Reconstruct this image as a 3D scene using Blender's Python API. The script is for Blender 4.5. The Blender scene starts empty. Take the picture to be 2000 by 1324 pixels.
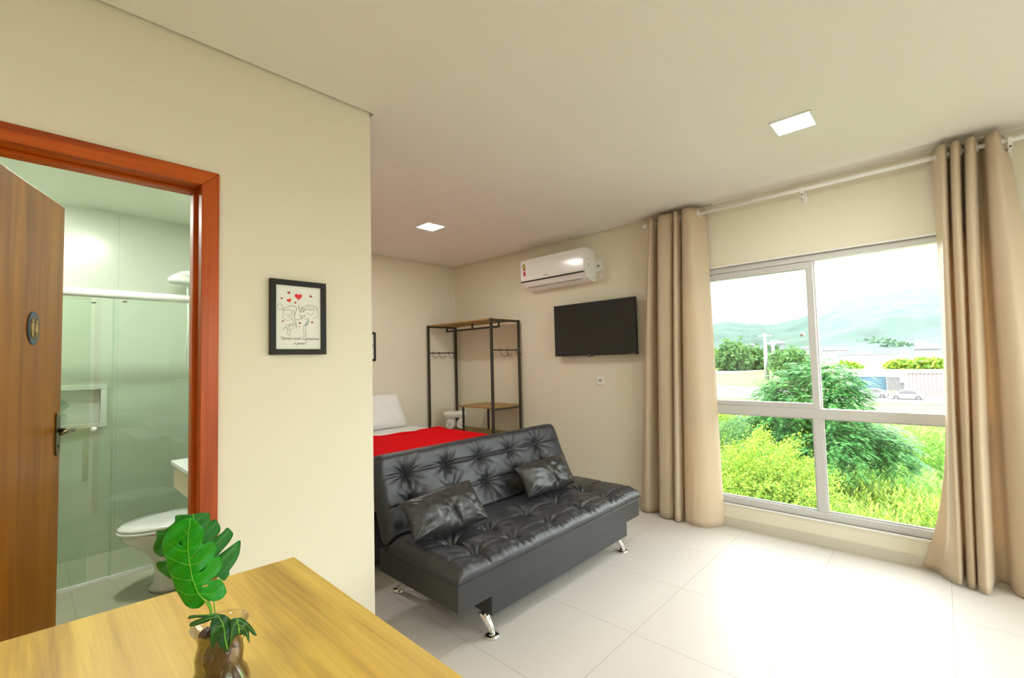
import bpy, bmesh, math, random
import numpy as np
from mathutils import Vector, Matrix, noise
from mathutils.geometry import delaunay_2d_cdt

PI = math.pi
SC = bpy.context.scene
COL = SC.collection
rnd = random.Random(7)

# ------------------------------------------------------------------ camera
CAM_Z = 1.3546
YAW, PIT, ROLL, FPX = .7547, .0481, -.0256, 886.6
cy, sy, cp, sp = math.cos(YAW), math.sin(YAW), math.cos(PIT), math.sin(PIT)
FWD = Vector((cy*cp, sy*cp, sp)); _r = Vector((sy, -cy, 0)); _u = _r.cross(FWD)
RGT = _r*math.cos(ROLL) + _u*math.sin(ROLL)
UPV = _u*math.cos(ROLL) - _r*math.sin(ROLL)
cam_data = bpy.data.cameras.new('camera')
cam = bpy.data.objects.new('camera', cam_data); COL.objects.link(cam)
cam_data.sensor_width = 36; cam_data.lens = 36*FPX/2000
cam_data.clip_start = .05; cam_data.clip_end = 6000
M = Matrix((RGT, UPV, -FWD)).transposed().to_4x4(); M.translation = (0, 0, CAM_Z)
cam.matrix_world = M
SC.camera = cam

# ------------------------------------------------------------------ exposure, sky, sun
SC.view_settings.view_transform = 'Standard'; SC.view_settings.look = 'None'
SC.view_settings.gamma = 1; SC.view_settings.use_curve_mapping = False
SC.view_settings.exposure = 0.94
SC.cycles.max_bounces = 10; SC.cycles.diffuse_bounces = 6; SC.cycles.transparent_max_bounces = 24
SC.cycles.sample_clamp_indirect = 6; SC.cycles.caustics_reflective = False; SC.cycles.caustics_refractive = False
SC.cycles.volume_bounces = 0
try:
    SC.cycles.use_denoising = True; SC.cycles.denoiser = 'OPENIMAGEDENOISE'
except Exception: pass
world = bpy.data.worlds.new('sky'); SC.world = world; world.use_nodes = True
wn = world.node_tree; bgn = wn.nodes['Background']
bgn.inputs['Color'].default_value = (.93, .97, 1, 1); bgn.inputs['Strength'].default_value = 5.6
sun_d = bpy.data.lights.new('sun', 'SUN'); sun_d.energy = 3.6; sun_d.angle = math.radians(12); sun_d.color = (1, .96, .88)
sun = bpy.data.objects.new('sun', sun_d); COL.objects.link(sun)
sun.rotation_euler = Vector((-.55, .35, 1.0)).to_track_quat('Z', 'Y').to_euler()
LAMP = 70.0       # radiance of a ceiling lamp's diffuser

# ------------------------------------------------------------------ room sizes
W, HB, P, XE, C = 3.834, 4.614, 2.010, 1.1425, 2.6006
XL, YR = -1.7, -2.7
WT = .14
G = -6.0          # the ground outside lies two storeys below

def at(px, py, ax, v):
    d = FWD + RGT*((px-1000)/FPX) - UPV*((py-662)/FPX)
    i = 'xyz'.index(ax); o = Vector((0, 0, CAM_Z))
    return o + d*((v-o[i])/d[i])

# ------------------------------------------------------------------ materials
def NT(name):
    m = bpy.data.materials.new(name); m.use_nodes = True
    n = m.node_tree; return m, n, n.nodes['Principled BSDF']
def mat(name, col, rough=.5, metal=0, bump=0, bscale=60, var=0, vscale=4, trans=0, coat=0, emit=None, spec=.5):
    m, n, b = NT(name)
    b.inputs['Base Color'].default_value = (*col, 1); b.inputs['Roughness'].default_value = rough
    b.inputs['Metallic'].default_value = metal; b.inputs['Specular IOR Level'].default_value = spec
    if coat: b.inputs['Coat Weight'].default_value = coat; b.inputs['Coat Roughness'].default_value = .08
    if trans: b.inputs['Transmission Weight'].default_value = trans
    tc = n.nodes.new('ShaderNodeTexCoord')
    if var:
        t = n.nodes.new('ShaderNodeTexNoise'); t.inputs['Scale'].default_value = vscale; t.inputs['Detail'].default_value = 4
        n.links.new(tc.outputs['Object'], t.inputs['Vector'])
        mx = n.nodes.new('ShaderNodeMix'); mx.data_type = 'RGBA'
        mx.inputs['A'].default_value = (*[c*(1-var) for c in col], 1); mx.inputs['B'].default_value = (*[min(1, c*(1+var)) for c in col], 1)
        n.links.new(t.outputs['Fac'], mx.inputs['Factor']); n.links.new(mx.outputs['Result'], b.inputs['Base Color'])
    if bump:
        t = n.nodes.new('ShaderNodeTexNoise'); t.inputs['Scale'].default_value = bscale; t.inputs['Detail'].default_value = 3
        n.links.new(tc.outputs['Object'], t.inputs['Vector'])
        bp = n.nodes.new('ShaderNodeBump'); bp.inputs['Strength'].default_value = bump; bp.inputs['Distance'].default_value = .01
        n.links.new(t.outputs['Fac'], bp.inputs['Height']); n.links.new(bp.outputs['Normal'], b.inputs['Normal'])
    if emit:
        b.inputs['Emission Color'].default_value = (*emit[0], 1); b.inputs['Emission Strength'].default_value = emit[1]
    return m
def wood(name, c1, c2, c3, grain_axis, scale=1.0, rough=.35, coat=0, freq=14, c2pos=.5):
    m, n, b = NT(name)
    b.inputs['Roughness'].default_value = rough
    if coat: b.inputs['Coat Weight'].default_value = coat; b.inputs['Coat Roughness'].default_value = .15
    tc = n.nodes.new('ShaderNodeTexCoord'); mp = n.nodes.new('ShaderNodeMapping')
    s = [freq*scale]*3; s['xyz'.index(grain_axis)] = .9*scale
    mp.inputs['Scale'].default_value = s
    n.links.new(tc.outputs['Object'], mp.inputs['Vector'])
    t1 = n.nodes.new('ShaderNodeTexNoise'); t1.inputs['Scale'].default_value = 1; t1.inputs['Detail'].default_value = 8; t1.inputs['Distortion'].default_value = .6
    n.links.new(mp.outputs['Vector'], t1.inputs['Vector'])
    mp2 = n.nodes.new('ShaderNodeMapping'); s2 = [freq*9*scale]*3; s2['xyz'.index(grain_axis)] = 3.*scale; mp2.inputs['Scale'].default_value = s2
    n.links.new(tc.outputs['Object'], mp2.inputs['Vector'])
    t2 = n.nodes.new('ShaderNodeTexNoise'); t2.inputs['Scale'].default_value = 1; t2.inputs['Detail'].default_value = 4
    n.links.new(mp2.outputs['Vector'], t2.inputs['Vector'])
    cr = n.nodes.new('ShaderNodeValToRGB'); e = cr.color_ramp.elements
    e[0].position = .3; e[0].color = (*c1, 1); e[1].position = .72; e[1].color = (*c3, 1)
    k = e.new(c2pos); k.color = (*c2, 1)
    ad = n.nodes.new('ShaderNodeMath'); ad.operation = 'MULTIPLY_ADD'; ad.inputs[1].default_value = .3
    sb = n.nodes.new('ShaderNodeMath'); sb.operation = 'SUBTRACT'; sb.inputs[1].default_value = .15
    n.links.new(t2.outputs['Fac'], ad.inputs[0]); n.links.new(t1.outputs['Fac'], ad.inputs[2]); n.links.new(ad.outputs[0], sb.inputs[0])
    n.links.new(sb.outputs[0], cr.inputs['Fac']); n.links.new(cr.outputs['Color'], b.inputs['Base Color'])
    return m
def tiles(name, col, grout, size, off, mw, rough, axes='xy', var=.02):
    """rectangular tiles: position modulo size in object space, grout where near a joint"""
    m, n, b = NT(name); b.inputs['Roughness'].default_value = rough
    tc = n.nodes.new('ShaderNodeTexCoord'); sx = n.nodes.new('ShaderNodeSeparateXYZ'); n.links.new(tc.outputs['Object'], sx.inputs[0])
    ds = []
    for a, s, o in zip(axes, size, off):
        q = n.nodes.new('ShaderNodeMath'); q.operation = 'SUBTRACT'; q.inputs[1].default_value = o - s/2
        n.links.new(sx.outputs['XYZ'.index(a.upper())], q.inputs[0])
        w_ = n.nodes.new('ShaderNodeMath'); w_.operation = 'WRAP'; w_.inputs[1].default_value = s/2; w_.inputs[2].default_value = -s/2
        q.inputs[1].default_value = o
        n.links.new(q.outputs[0], w_.inputs[0])
        ab = n.nodes.new('ShaderNodeMath'); ab.operation = 'ABSOLUTE'; n.links.new(w_.outputs[0], ab.inputs[0]); ds.append(ab)
    mn = n.nodes.new('ShaderNodeMath'); mn.operation = 'MINIMUM'; n.links.new(ds[0].outputs[0], mn.inputs[0]); n.links.new(ds[1].outputs[0], mn.inputs[1])
    lt = n.nodes.new('ShaderNodeMath'); lt.operation = 'LESS_THAN'; lt.inputs[1].default_value = mw; n.links.new(mn.outputs[0], lt.inputs[0])
    nz = n.nodes.new('ShaderNodeTexNoise'); nz.inputs['Scale'].default_value = 3; nz.inputs['Detail'].default_value = 5
    n.links.new(tc.outputs['Object'], nz.inputs['Vector'])
    m1 = n.nodes.new('ShaderNodeMix'); m1.data_type = 'RGBA'
    m1.inputs['A'].default_value = (*[c*(1-var) for c in col], 1); m1.inputs['B'].default_value = (*[c*(1+var) for c in col], 1)
    n.links.new(nz.outputs['Fac'], m1.inputs['Factor'])
    m2 = n.nodes.new('ShaderNodeMix'); m2.data_type = 'RGBA'; m2.inputs['B'].default_value = (*grout, 1)
    n.links.new(lt.outputs[0], m2.inputs['Factor']); n.links.new(m1.outputs['Result'], m2.inputs['A']); n.links.new(m2.outputs['Result'], b.inputs['Base Color'])
    return m
def pane(name, tint=(1, 1, 1), refl=.06):
    m = bpy.data.materials.new(name); m.use_nodes = True; n = m.node_tree
    for x in list(n.nodes): n.nodes.remove(x)
    o = n.nodes.new('ShaderNodeOutputMaterial'); t = n.nodes.new('ShaderNodeBsdfTransparent'); g = n.nodes.new('ShaderNodeBsdfGlossy')
    t.inputs['Color'].default_value = (*tint, 1); g.inputs['Roughness'].default_value = 0.01
    l = n.nodes.new('ShaderNodeLayerWeight'); l.inputs['Blend'].default_value = .25
    mm = n.nodes.new('ShaderNodeMath'); mm.operation = 'MULTIPLY_ADD'; mm.inputs[1].default_value = .6; mm.inputs[2].default_value = refl
    n.links.new(l.outputs['Fresnel'], mm.inputs[0])
    x = n.nodes.new('ShaderNodeMixShader'); n.links.new(mm.outputs[0], x.inputs[0]); n.links.new(t.outputs[0], x.inputs[1]); n.links.new(g.outputs[0], x.inputs[2])
    n.links.new(x.outputs[0], o.inputs[0]); return m
def leafmat(name, c1, c2, rough=.5, trl=.35, trc=None):
    """foliage: every leaf its own shade between c1 and c2, some light comes through"""
    m, n, b = NT(name); b.inputs['Roughness'].default_value = rough
    g = n.nodes.new('ShaderNodeNewGeometry'); mx = n.nodes.new('ShaderNodeMix'); mx.data_type = 'RGBA'
    mx.inputs['A'].default_value = (*c1, 1); mx.inputs['B'].default_value = (*c2, 1)
    n.links.new(g.outputs['Random Per Island'], mx.inputs['Factor']); n.links.new(mx.outputs['Result'], b.inputs['Base Color'])
    t = n.nodes.new('ShaderNodeBsdfTranslucent'); n.links.new(mx.outputs['Result'], t.inputs['Color'])
    x = n.nodes.new('ShaderNodeMixShader'); x.inputs[0].default_value = trl
    n.links.new(b.outputs[0], x.inputs[1]); n.links.new(t.outputs[0], x.inputs[2])
    n.links.new(x.outputs[0], n.nodes['Material Output'].inputs[0]); return m
def fabric(name, col, trl=.2, rough=.75, sheen=.3, bump=.15, bs=400, trc=None):
    m, n, b = NT(name); b.inputs['Base Color'].default_value = (*col, 1); b.inputs['Roughness'].default_value = rough
    b.inputs['Sheen Weight'].default_value = sheen
    tc = n.nodes.new('ShaderNodeTexCoord'); t = n.nodes.new('ShaderNodeTexNoise'); t.inputs['Scale'].default_value = bs
    n.links.new(tc.outputs['Object'], t.inputs['Vector'])
    bp = n.nodes.new('ShaderNodeBump'); bp.inputs['Strength'].default_value = bump; bp.inputs['Distance'].default_value = .003
    n.links.new(t.outputs['Fac'], bp.inputs['Height']); n.links.new(bp.outputs['Normal'], b.inputs['Normal'])
    if trl:
        tr = n.nodes.new('ShaderNodeBsdfTranslucent'); tr.inputs['Color'].default_value = (*(trc or col), 1)
        x = n.nodes.new('ShaderNodeMixShader'); x.inputs[0].default_value = trl
        n.links.new(b.outputs[0], x.inputs[1]); n.links.new(tr.outputs[0], x.inputs[2])
        n.links.new(x.outputs[0], n.nodes['Material Output'].inputs[0])
    return m

M_wall = mat('cream_wall_paint', (.765, .715, .575), .8, bump=.03, bscale=180)
M_ceil = mat('ceiling_paint', (.80, .768, .71), .85)
M_floor = tiles('floor_tile', (.675, .64, .59), (.44, .41, .36), (.58, .576), (2.061, .02), .0016, .42)
M_base = mat('baseboard_tile', (.58, .54, .44), .4)
M_bfloor = tiles('bathroom_floor_tile', (.42, .41, .30), (.3, .3, .22), (.6, .6), (.2, .1), .002, .4)
M_bwall = tiles('bathroom_wall_tile', (.60, .64, .545), (.47, .50, .42), (.6, .9), (.46, 1.05), .0016, .22, 'xz')
M_bwall2 = tiles('bathroom_side_tile', (.60, .64, .545), (.47, .50, .42), (.6, .9), (.3, 1.05), .0016, .22, 'yz')
M_bceil = mat('bathroom_ceiling_paint', (.72, .75, .64), .85)
M_frame = wood('red_stained_wood', (.28, .042, .002), (.45, .078, .003), (.58, .115, .005), 'z', .8, .36, .05)
M_frameh = wood('red_stained_wood_lintel', (.28, .042, .002), (.45, .078, .003), (.58, .115, .005), 'x', .8, .36, .05)
for q_ in (M_frame, M_frameh): q_.node_tree.nodes['Principled BSDF'].inputs['Specular IOR Level'].default_value = .3
M_door = wood('varnished_door_veneer', (.22, .068, .001), (.31, .102, .002), (.41, .148, .003), 'z', 1.1, .38, 0)
M_door.node_tree.nodes['Principled BSDF'].inputs['Specular IOR Level'].default_value = .22
M_oak = wood('honey_oak', (.42, .245, .030), (.65, .42, .056), (.79, .56, .095), 'y', 1.0, .42, 0, 15)
M_shelf = wood('rack_board', (.22, .13, .035), (.34, .21, .06), (.45, .29, .09), 'y', 1.2, .5)
M_white = mat('white_plastic', (.80, .79, .76), .3)
M_acw = mat('white_gloss_plastic', (.86, .85, .83), .18)
M_alu = mat('white_aluminium', (.58, .57, .55), .35)
M_rod = mat('white_rod', (.82, .80, .76), .3)
M_black = mat('black_metal', (.035, .028, .018), .45)
M_blackf = mat('black_frame', (.016, .016, .011), .5, spec=.25)
M_screen = mat('tv_screen', (.016, .019, .018), .22)
M_tvb = mat('tv_bezel', (.012, .012, .012), .35)
M_dark = mat('dark_gap', (.03, .03, .028), .6)
M_grey = mat('mid_grey', (.30, .29, .27), .5)
M_sofa = mat('black_leather', (.023, .025, .030), .31, bump=.25, bscale=260, spec=.62)
M_sofab = mat('black_vinyl', (.024, .024, .026), .40, bump=.12, bscale=200, spec=.5)
M_cush = mat('black_satin_leather', (.024, .024, .024), .31, bump=.2, bscale=120, spec=.6)
M_seam = mat('seam_black', (.008, .008, .009), .6)
M_chrome = mat('chrome', (.82, .80, .76), .08, 1)
M_bronze = mat('aged_bronze', (.13, .11, .06), .35, .9)
M_red = fabric('red_cotton', (.74, .0, .006), 0, .95, .0); M_red.node_tree.nodes['Principled BSDF'].inputs['Specular IOR Level'].default_value = .12
M_sheet = fabric('white_sheet', (.80, .82, .80), 0, .85, .1)
M_towel = fabric('white_towel', (.82, .80, .73), 0, .95, .3, .6, 220)
M_curt = fabric('beige_curtain', (.66, .545, .38), .24, .50, .25, .1, 500, (.74, .50, .26))
M_cer = mat('white_ceramic', (.80, .80, .78), .10, coat=.5)
M_bowl = mat('ceramic_bowl', (.62, .58, .54), .12, coat=.4)
M_van = mat('vanity_board', (.62, .52, .36), .5)
M_glass = pane('window_glass', (.93, .96, .94), .02)
M_shower = pane('shower_glass', (.93, .97, .935), .05)
M_paper = mat('print_paper', (.78, .80, .73), .6)
M_ink = mat('pencil_ink', (.16, .17, .16), .7)
M_inkd = mat('dark_ink', (.05, .05, .05), .7)
M_heart = mat('red_heart_ink', (.72, .02, .02), .6)
M_heartd = mat('dark_red_heart_ink', (.34, .015, .02), .6)
M_teal = mat('teal_ink', (.30, .42, .42), .7)
M_lampframe = mat('lamp_frame', (.75, .77, .70), .4)
M_lamp = mat('lamp_diffuser', (.9, .9, .9), .4, emit=((1, .985, .94), LAMP))
M_yellow = mat('sticker_yellow', (.65, .50, .02), .4)
M_green = mat('sticker_dark', (.10, .12, .03), .4)
M_rednote = mat('sticker_red', (.60, .01, .03), .4)

# ------------------------------------------------------------------ mesh helpers
def link(name, me, m, parent=None, origin=None, smooth=False, bevel=0):
    o = bpy.data.objects.new(name, me); COL.objects.link(o)
    if m is not None:
        for q in (m if isinstance(m, (list, tuple)) else [m]): me.materials.append(q)
    if parent is not None:
        o.parent = parent
    if smooth:
        for p in me.polygons: p.use_smooth = True
    if bevel:
        b = o.modifiers.new('bevel', 'BEVEL'); b.width = bevel; b.segments = 3; b.limit_method = 'ANGLE'; b.angle_limit = math.radians(40)
        for p in me.polygons: p.use_smooth = True
        w = o.modifiers.new('wn', 'WEIGHTED_NORMAL'); w.keep_sharp = False
    return o
class MB:
    """collects geometry in world coordinates; build() links it as one mesh, relative to the thing's base"""
    def __init__(s): s.v = []; s.f = []; s.mi = []
    def add(s, vs, fs, mi=0):
        n = len(s.v); s.v += [tuple(v) for v in vs]; s.f += [tuple(n+i for i in f) for f in fs]; s.mi += [mi]*len(fs); return s
    def box(s, a, b, mi=0):
        x0, y0, z0 = a; x1, y1, z1 = b
        return s.add([(x0,y0,z0),(x1,y0,z0),(x1,y1,z0),(x0,y1,z0),(x0,y0,z1),(x1,y0,z1),(x1,y1,z1),(x0,y1,z1)],
                     [(0,3,2,1),(4,5,6,7),(0,1,5,4),(1,2,6,5),(2,3,7,6),(3,0,4,7)], mi)
    def hexa(s, q, mi=0):
        return s.add(q, [(0,3,2,1),(4,5,6,7),(0,1,5,4),(1,2,6,5),(2,3,7,6),(3,0,4,7)], mi)
    def tube(s, pts, r, n=12, mi=0, cap=True):
        pts = [Vector(p) for p in pts]; rs = r if isinstance(r, (list, tuple)) else [r]*len(pts)
        d0 = (pts[1]-pts[0]).normalized(); up = Vector((0,0,1)) if abs(d0.z) < .9 else Vector((1,0,0))
        x = d0.cross(up).normalized(); vs = []; fs = []
        for i, p in enumerate(pts):
            d = ((pts[min(i+1, len(pts)-1)]-pts[i]).normalized() + (pts[i]-pts[max(i-1, 0)]).normalized())
            d = d.normalized() if d.length > 1e-6 else d0
            x = (x - d*x.dot(d)).normalized(); y = d.cross(x)
            for k in range(n):
                a = 2*PI*k/n; vs.append(p + (x*math.cos(a)+y*math.sin(a))*rs[i])
        for i in range(len(pts)-1):
            for k in range(n):
                fs.append((i*n+k, i*n+(k+1) % n, (i+1)*n+(k+1) % n, (i+1)*n+k))
        if cap: fs.append(tuple(range(n-1, -1, -1))); fs.append(tuple((len(pts)-1)*n+k for k in range(n)))
        return s.add(vs, fs, mi)
    def lathe(s, c, prof, n=32, mi=0, sx=1, sy=1, f=None):
        vs = []; fs = []
        for r, z in prof:
            for k in range(n):
                a = 2*PI*k/n; rr = r*(f(a, z) if f else 1); vs.append((c[0]+rr*sx*math.cos(a), c[1]+rr*sy*math.sin(a), c[2]+z))
        for i in range(len(prof)-1):
            for k in range(n): fs.append((i*n+k, i*n+(k+1) % n, (i+1)*n+(k+1) % n, (i+1)*n+k))
        if prof[0][0] > 1e-5: fs.append(tuple(range(n-1, -1, -1)))
        if prof[-1][0] > 1e-5: fs.append(tuple((len(prof)-1)*n+k for k in range(n)))
        return s.add(vs, fs, mi)
    def prism(s, poly, h, frame, mi=0):
        """extrude a 2D polygon: frame(u,v,w) -> world, w from 0 to h"""
        n = len(poly); vs = [frame(u, v, 0) for u, v in poly] + [frame(u, v, h) for u, v in poly]
        fs = [tuple(range(n-1, -1, -1)), tuple(range(n, 2*n))] + [(i, (i+1) % n, n+(i+1) % n, n+i) for i in range(n)]
        return s.add(vs, fs, mi)
    def build(s, name, m, parent=None, smooth=False, bevel=0, fixn=True):
        o = Vector(parent.get('_o', (0, 0, 0))) if parent is not None else Vector((0, 0, 0))
        me = bpy.data.meshes.new(name); me.from_pydata([tuple(Vector(v)-o) for v in s.v], [], s.f); me.update()
        if fixn:
            bm = bmesh.new(); bm.from_mesh(me); bmesh.ops.recalc_face_normals(bm, faces=bm.faces)
            bm.to_mesh(me); bm.free()
        ob = link(name, me, m, parent, smooth=smooth, bevel=bevel)
        if isinstance(m, (list, tuple)):
            for p, i in zip(me.polygons, s.mi): p.material_index = i
        return ob
ORIG = {}
def thing(name, label, cat, loc, group=None):
    o = bpy.data.objects.new(name, None); COL.objects.link(o); o.location = loc; o.empty_display_size = .1
    o['label'] = label; o['category'] = cat
    if group: o['group'] = group
    o['_o'] = tuple(loc); ROOTS.append(o); return o
ROOTS = []
def sub(parent):
    """a mesh part that will carry sub-parts shares its thing's origin"""
    return parent
def tag(o, label, cat, group=None, kind=None):
    o['label'] = label; o['category'] = cat
    if group: o['group'] = group
    if kind: o['kind'] = kind
    return o
def struct(mb, name, m, **k):
    o = mb.build(name, m, None, **k); o['kind'] = 'structure'; return o
def child(mb, name, m, part, **k):
    """sub-part of a mesh part (the part sits at its thing's origin, so coordinates carry over)"""
    root = part.parent; o = mb.build(name, m, root, **k); o.parent = part; return o
def copy_tree(o, parent=None):
    c = o.copy(); COL.objects.link(c); c.parent = parent
    for ch in o.children: copy_tree(ch, c)
    return c
def ss(a, b, x):
    t = min(1, max(0, (x-a)/(b-a))); return t*t*(3-2*t)
def slab(nu, nv, frame, edge, Tf, Tb, disp=None, ru=None, inset=None):
    """a cushion: front and back grids, rounded where they meet. frame(u,v,n)->world with u,v in 0..1; ru = edge radii in u,v units"""
    mb = MB(); ru = ru or (edge, edge)
    def e(u, v):
        a = min(1, min(u, 1-u)/ru[0]); b = min(1, min(v, 1-v)/ru[1])
        q = math.sqrt(max(0, 1-(1-a)**2))*math.sqrt(max(0, 1-(1-b)**2)); return q
    def sp_(i, n):  # finer steps near the rim
        t = i/n; return t - .045*math.sin(2*PI*t)
    vs = []; fs = []
    for side in (1, -1):
        for i in range(nu+1):
            for j in range(nv+1):
                u = sp_(i, nu); v = sp_(j, nv); k = e(u, v)
                if side > 0: h = Tf*k + (disp(u, v)*min(1, k*1.3) if disp else 0)
                else: h = -Tb*k
                vs.append(frame(u, v, h))
    N = (nu+1)*(nv+1)
    for i in range(nu):
        for j in range(nv):
            a = i*(nv+1)+j; q = (a, a+nv+1, a+nv+2, a+1)
            fs.append(q); fs.append(tuple(N+t for t in reversed(q)))
    mb.add(vs, fs); return mb
def weld(o, d=1e-4):
    bm = bmesh.new(); bm.from_mesh(o.data); bmesh.ops.remove_doubles(bm, verts=bm.verts, dist=d)
    bmesh.ops.recalc_face_normals(bm, faces=bm.faces); bm.to_mesh(o.data); bm.free()
    for p in o.data.polygons: p.use_smooth = True
    return o

# ================================================================== THE ROOM
gp = .016   # shadow gap between ceiling board and walls
struct(MB().box((XL-.1, YR-.1, -.12), (W+.18, HB+.1, 0)), 'floor', M_floor)
# ceiling board: everything of the room except over the bathroom block
cb = MB()
cb.box((XL+gp, YR+gp, C), (W-gp, P-gp, C+.02))
cb.box((XE+gp, P-gp, C), (W-gp, HB-gp, C+.02))
cb.box((XL-.1, YR-.1, C+.035), (W+.2, HB+.1, C+.10))
struct(cb, 'ceiling', M_ceil)
# window wall, x = W, with the opening
wy0, wy1, wz0, wz1 = -.26, 1.57, .185, 2.066
mb = MB(); T = .16
mb.box((W, YR-.1, 0), (W+T, wy0, C+.03)); mb.box((W, wy1, 0), (W+T, HB+.1, C+.03))
mb.box((W, wy0, 0), (W+T, wy1, wz0)); mb.box((W, wy0, wz1), (W+T, wy1, C+.03))
struct(mb, 'wall_right', M_wall)
# headboard wall
mb = MB(); mb.box((XE-.001, HB, 0), (W, HB+.12, C+.03)); struct(mb, 'wall_back', M_wall)
# partition with the bathroom door
DX0, DX1, DZ = -.19, .435, 2.05
mb = MB(); mb.box((XL, P, 0), (DX0-.03, P+WT, C+.03)); mb.box((DX1+.03, P, 0), (XE, P+WT, C+.03)); mb.box((DX0-.03, P, DZ+.03), (DX1+.03, P+WT, C+.03))
struct(mb, 'wall_left', M_wall)
mb = MB(); mb.box((XE-.12, P+WT, 0), (XE, HB, C+.03)); struct(mb, 'wall_partition', M_wall)
# wall left of the camera and the wall behind it, with a balcony opening added for soft fill light
mb = MB(); mb.box((XL-.12, YR-.1, 0), (XL, HB+.1, C+.03)); struct(mb, 'wall_far_left', M_wall)
mb = MB(); by0, by1 = 1.2, 3.5
mb.box((XL, YR-.12, 0), (by0, YR, C+.03)); mb.box((by1, YR-.12, 0), (W, YR, C+.03)); mb.box((by0, YR-.12, 2.2), (by1, YR, C+.03))
struct(mb, 'wall_rear', M_wall)
# baseboards
mb = MB(); b_ = .011
mb.box((W-b_, YR, 0), (W, HB, .072)); struct(mb, 'baseboard_right', M_base, bevel=.002)
mb = MB(); mb.box((XE, HB-b_, 0), (W-b_, HB, .072)); struct(mb, 'baseboard_back', M_base)
mb = MB(); mb.box((XL, P-b_, 0), (DX0-.07, P, .072)); mb.box((DX1+.07, P-b_, 0), (XE, P, .072)); mb.box((XE, P-b_, 0), (XE+b_, HB-b_, .072)); struct(mb, 'baseboard_left', M_base)
# moulding under the ceiling along the window wall
mb = MB(); mb.box((W-.022, YR, C-.012), (W-.004, 1.30, C+.001)); struct(mb, 'trim_1', M_ceil)

# ---- door frame of red stained wood
mb = MB(); fx = .058
y0, y1 = P-.012, P+WT+.012
mb.hexa([(DX1, y0, 0), (DX1+fx, y0, 0), (DX1+fx, y0+.016, 0), (DX1, y0+.016, 0), (DX1, y0, DZ), (DX1+fx, y0, DZ+fx), (DX1+fx, y0+.016, DZ+fx), (DX1, y0+.016, DZ)])
mb.hexa([(DX0-fx, y0, 0), (DX0, y0, 0), (DX0, y0+.016, 0), (DX0-fx, y0+.016, 0), (DX0-fx, y0, DZ+fx), (DX0, y0, DZ), (DX0, y0+.016, DZ), (DX0-fx, y0+.016, DZ+fx)])
mb.box((DX1, y0+.014, 0), (DX1+.029, y1, DZ)); mb.box((DX0-.029, y0+.014, 0), (DX0, y1, DZ))
mb.box((DX1-.012, P+.06, 0), (DX1+.001, P+.11, DZ))
struct(mb, 'trim_2', M_frame, bevel=.0025)
mb = MB(); e_ = .0006
mb.hexa([(DX0, y0, DZ+e_), (DX1, y0, DZ+e_), (DX1, y0+.016, DZ+e_), (DX0, y0+.016, DZ+e_), (DX0-fx+e_, y0, DZ+fx), (DX1+fx-e_, y0, DZ+fx), (DX1+fx-e_, y0+.016, DZ+fx), (DX0-fx+e_, y0+.016, DZ+fx)])
mb.box((DX0-.029, y0+.017, DZ+e_), (DX1+.029, y1, DZ+.029))
mb.box((DX0, P+.06, DZ-.012), (DX1-.013, P+.11, DZ))
struct(mb, 'trim_3', M_frameh, bevel=.0025)

# ---- bathroom shell
BX0 = -.95
mb = MB(); mb.box((BX0, P+WT, 0), (XE-.12, HB, .004)); struct(mb, 'floor_bathroom', M_bfloor)
mb = MB(); mb.box((BX0, P+WT, C-.02), (XE-.12, HB, C+.02)); struct(mb, 'ceiling_bathroom', M_bceil)
nx0, nx1, nz0, nz1 = -.12, .372, .972, 1.222
mb = MB(); a = HB-.006
k_ = .030
mb.box((BX0, a, 0), (nx0-k_, HB+.12, C+.03)); mb.box((nx1+k_, a, 0), (XE-.12, HB+.12, C+.03))
mb.box((nx0-k_, a, 0), (nx1+k_, HB+.12, nz0-k_)); mb.box((nx0-k_, a, nz1+k_), (nx1+k_, HB+.12, C+.03)); mb.box((nx0-k_, HB+.10, nz0-k_), (nx1+k_, HB+.12, nz1+k_))
struct(mb, 'wall_bathroom_back', M_bwall)
mb = MB(); mb.box((XE-.128, P+WT, 0), (XE-.12, a, C-.02)); struct(mb, 'wall_bathroom_right', M_bwall2)
mb = MB(); mb.box((BX0-.1, P+WT, 0), (BX0, HB, C+.03)); struct(mb, 'wall_bathroom_left', M_bwall2)
mb = MB(); mb.box((BX0, P+WT, 0), (DX0-.031, P+WT+.004, C-.02)); mb.box((DX1+.031, P+WT, 0), (XE-.13, P+WT+.004, C-.02)); mb.box((DX0-.031, P+WT, DZ+.031), (DX1+.031, P+WT+.004, C-.02))
struct(mb, 'wall_bathroom_front', M_bwall)
mb = MB(); q = .034; s1 = a-.010
for (x0_, z0_, x1_, z1_) in ((nx0-q, nz1, nx1+q, nz1+q), (nx0-q, nz0-q, nx1+q, nz0), (nx0-q, nz0, nx0, nz1), (nx1, nz0, nx1+q, nz1)):
    mb.box((x0_, s1, z0_), (x1_, HB+.099, z1_))
mb.box((nx0, HB+.092, nz0), (nx1, HB+.0995, nz1)); struct(mb, 'trim_4', M_cer, bevel=.002)

# ---- bathroom door leaf, opened into the bathroom
H0 = Vector((-.125, 2.075, 0)); H1 = Vector((.090, 2.640, 0)); dv = (H1-H0).normalized(); nv_ = Vector((dv.y, -dv.x, 0))
def df(u, v, w):       # along the leaf, up, out of its visible face
    return H0 + dv*u + nv_*w + Vector((0, 0, v))
LL = (H1-H0).length
mb = MB(); mb.prism([(0, .012), (LL, .012), (LL, 2.042), (0, 2.042)], -.035, df); 
door = struct(mb, 'door_1', M_door, bevel=.0015)
def dchild(mb, name, m, part=None, **k):
    o = mb.build(name, m, None, **k); o.parent = part or door; return o
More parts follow.
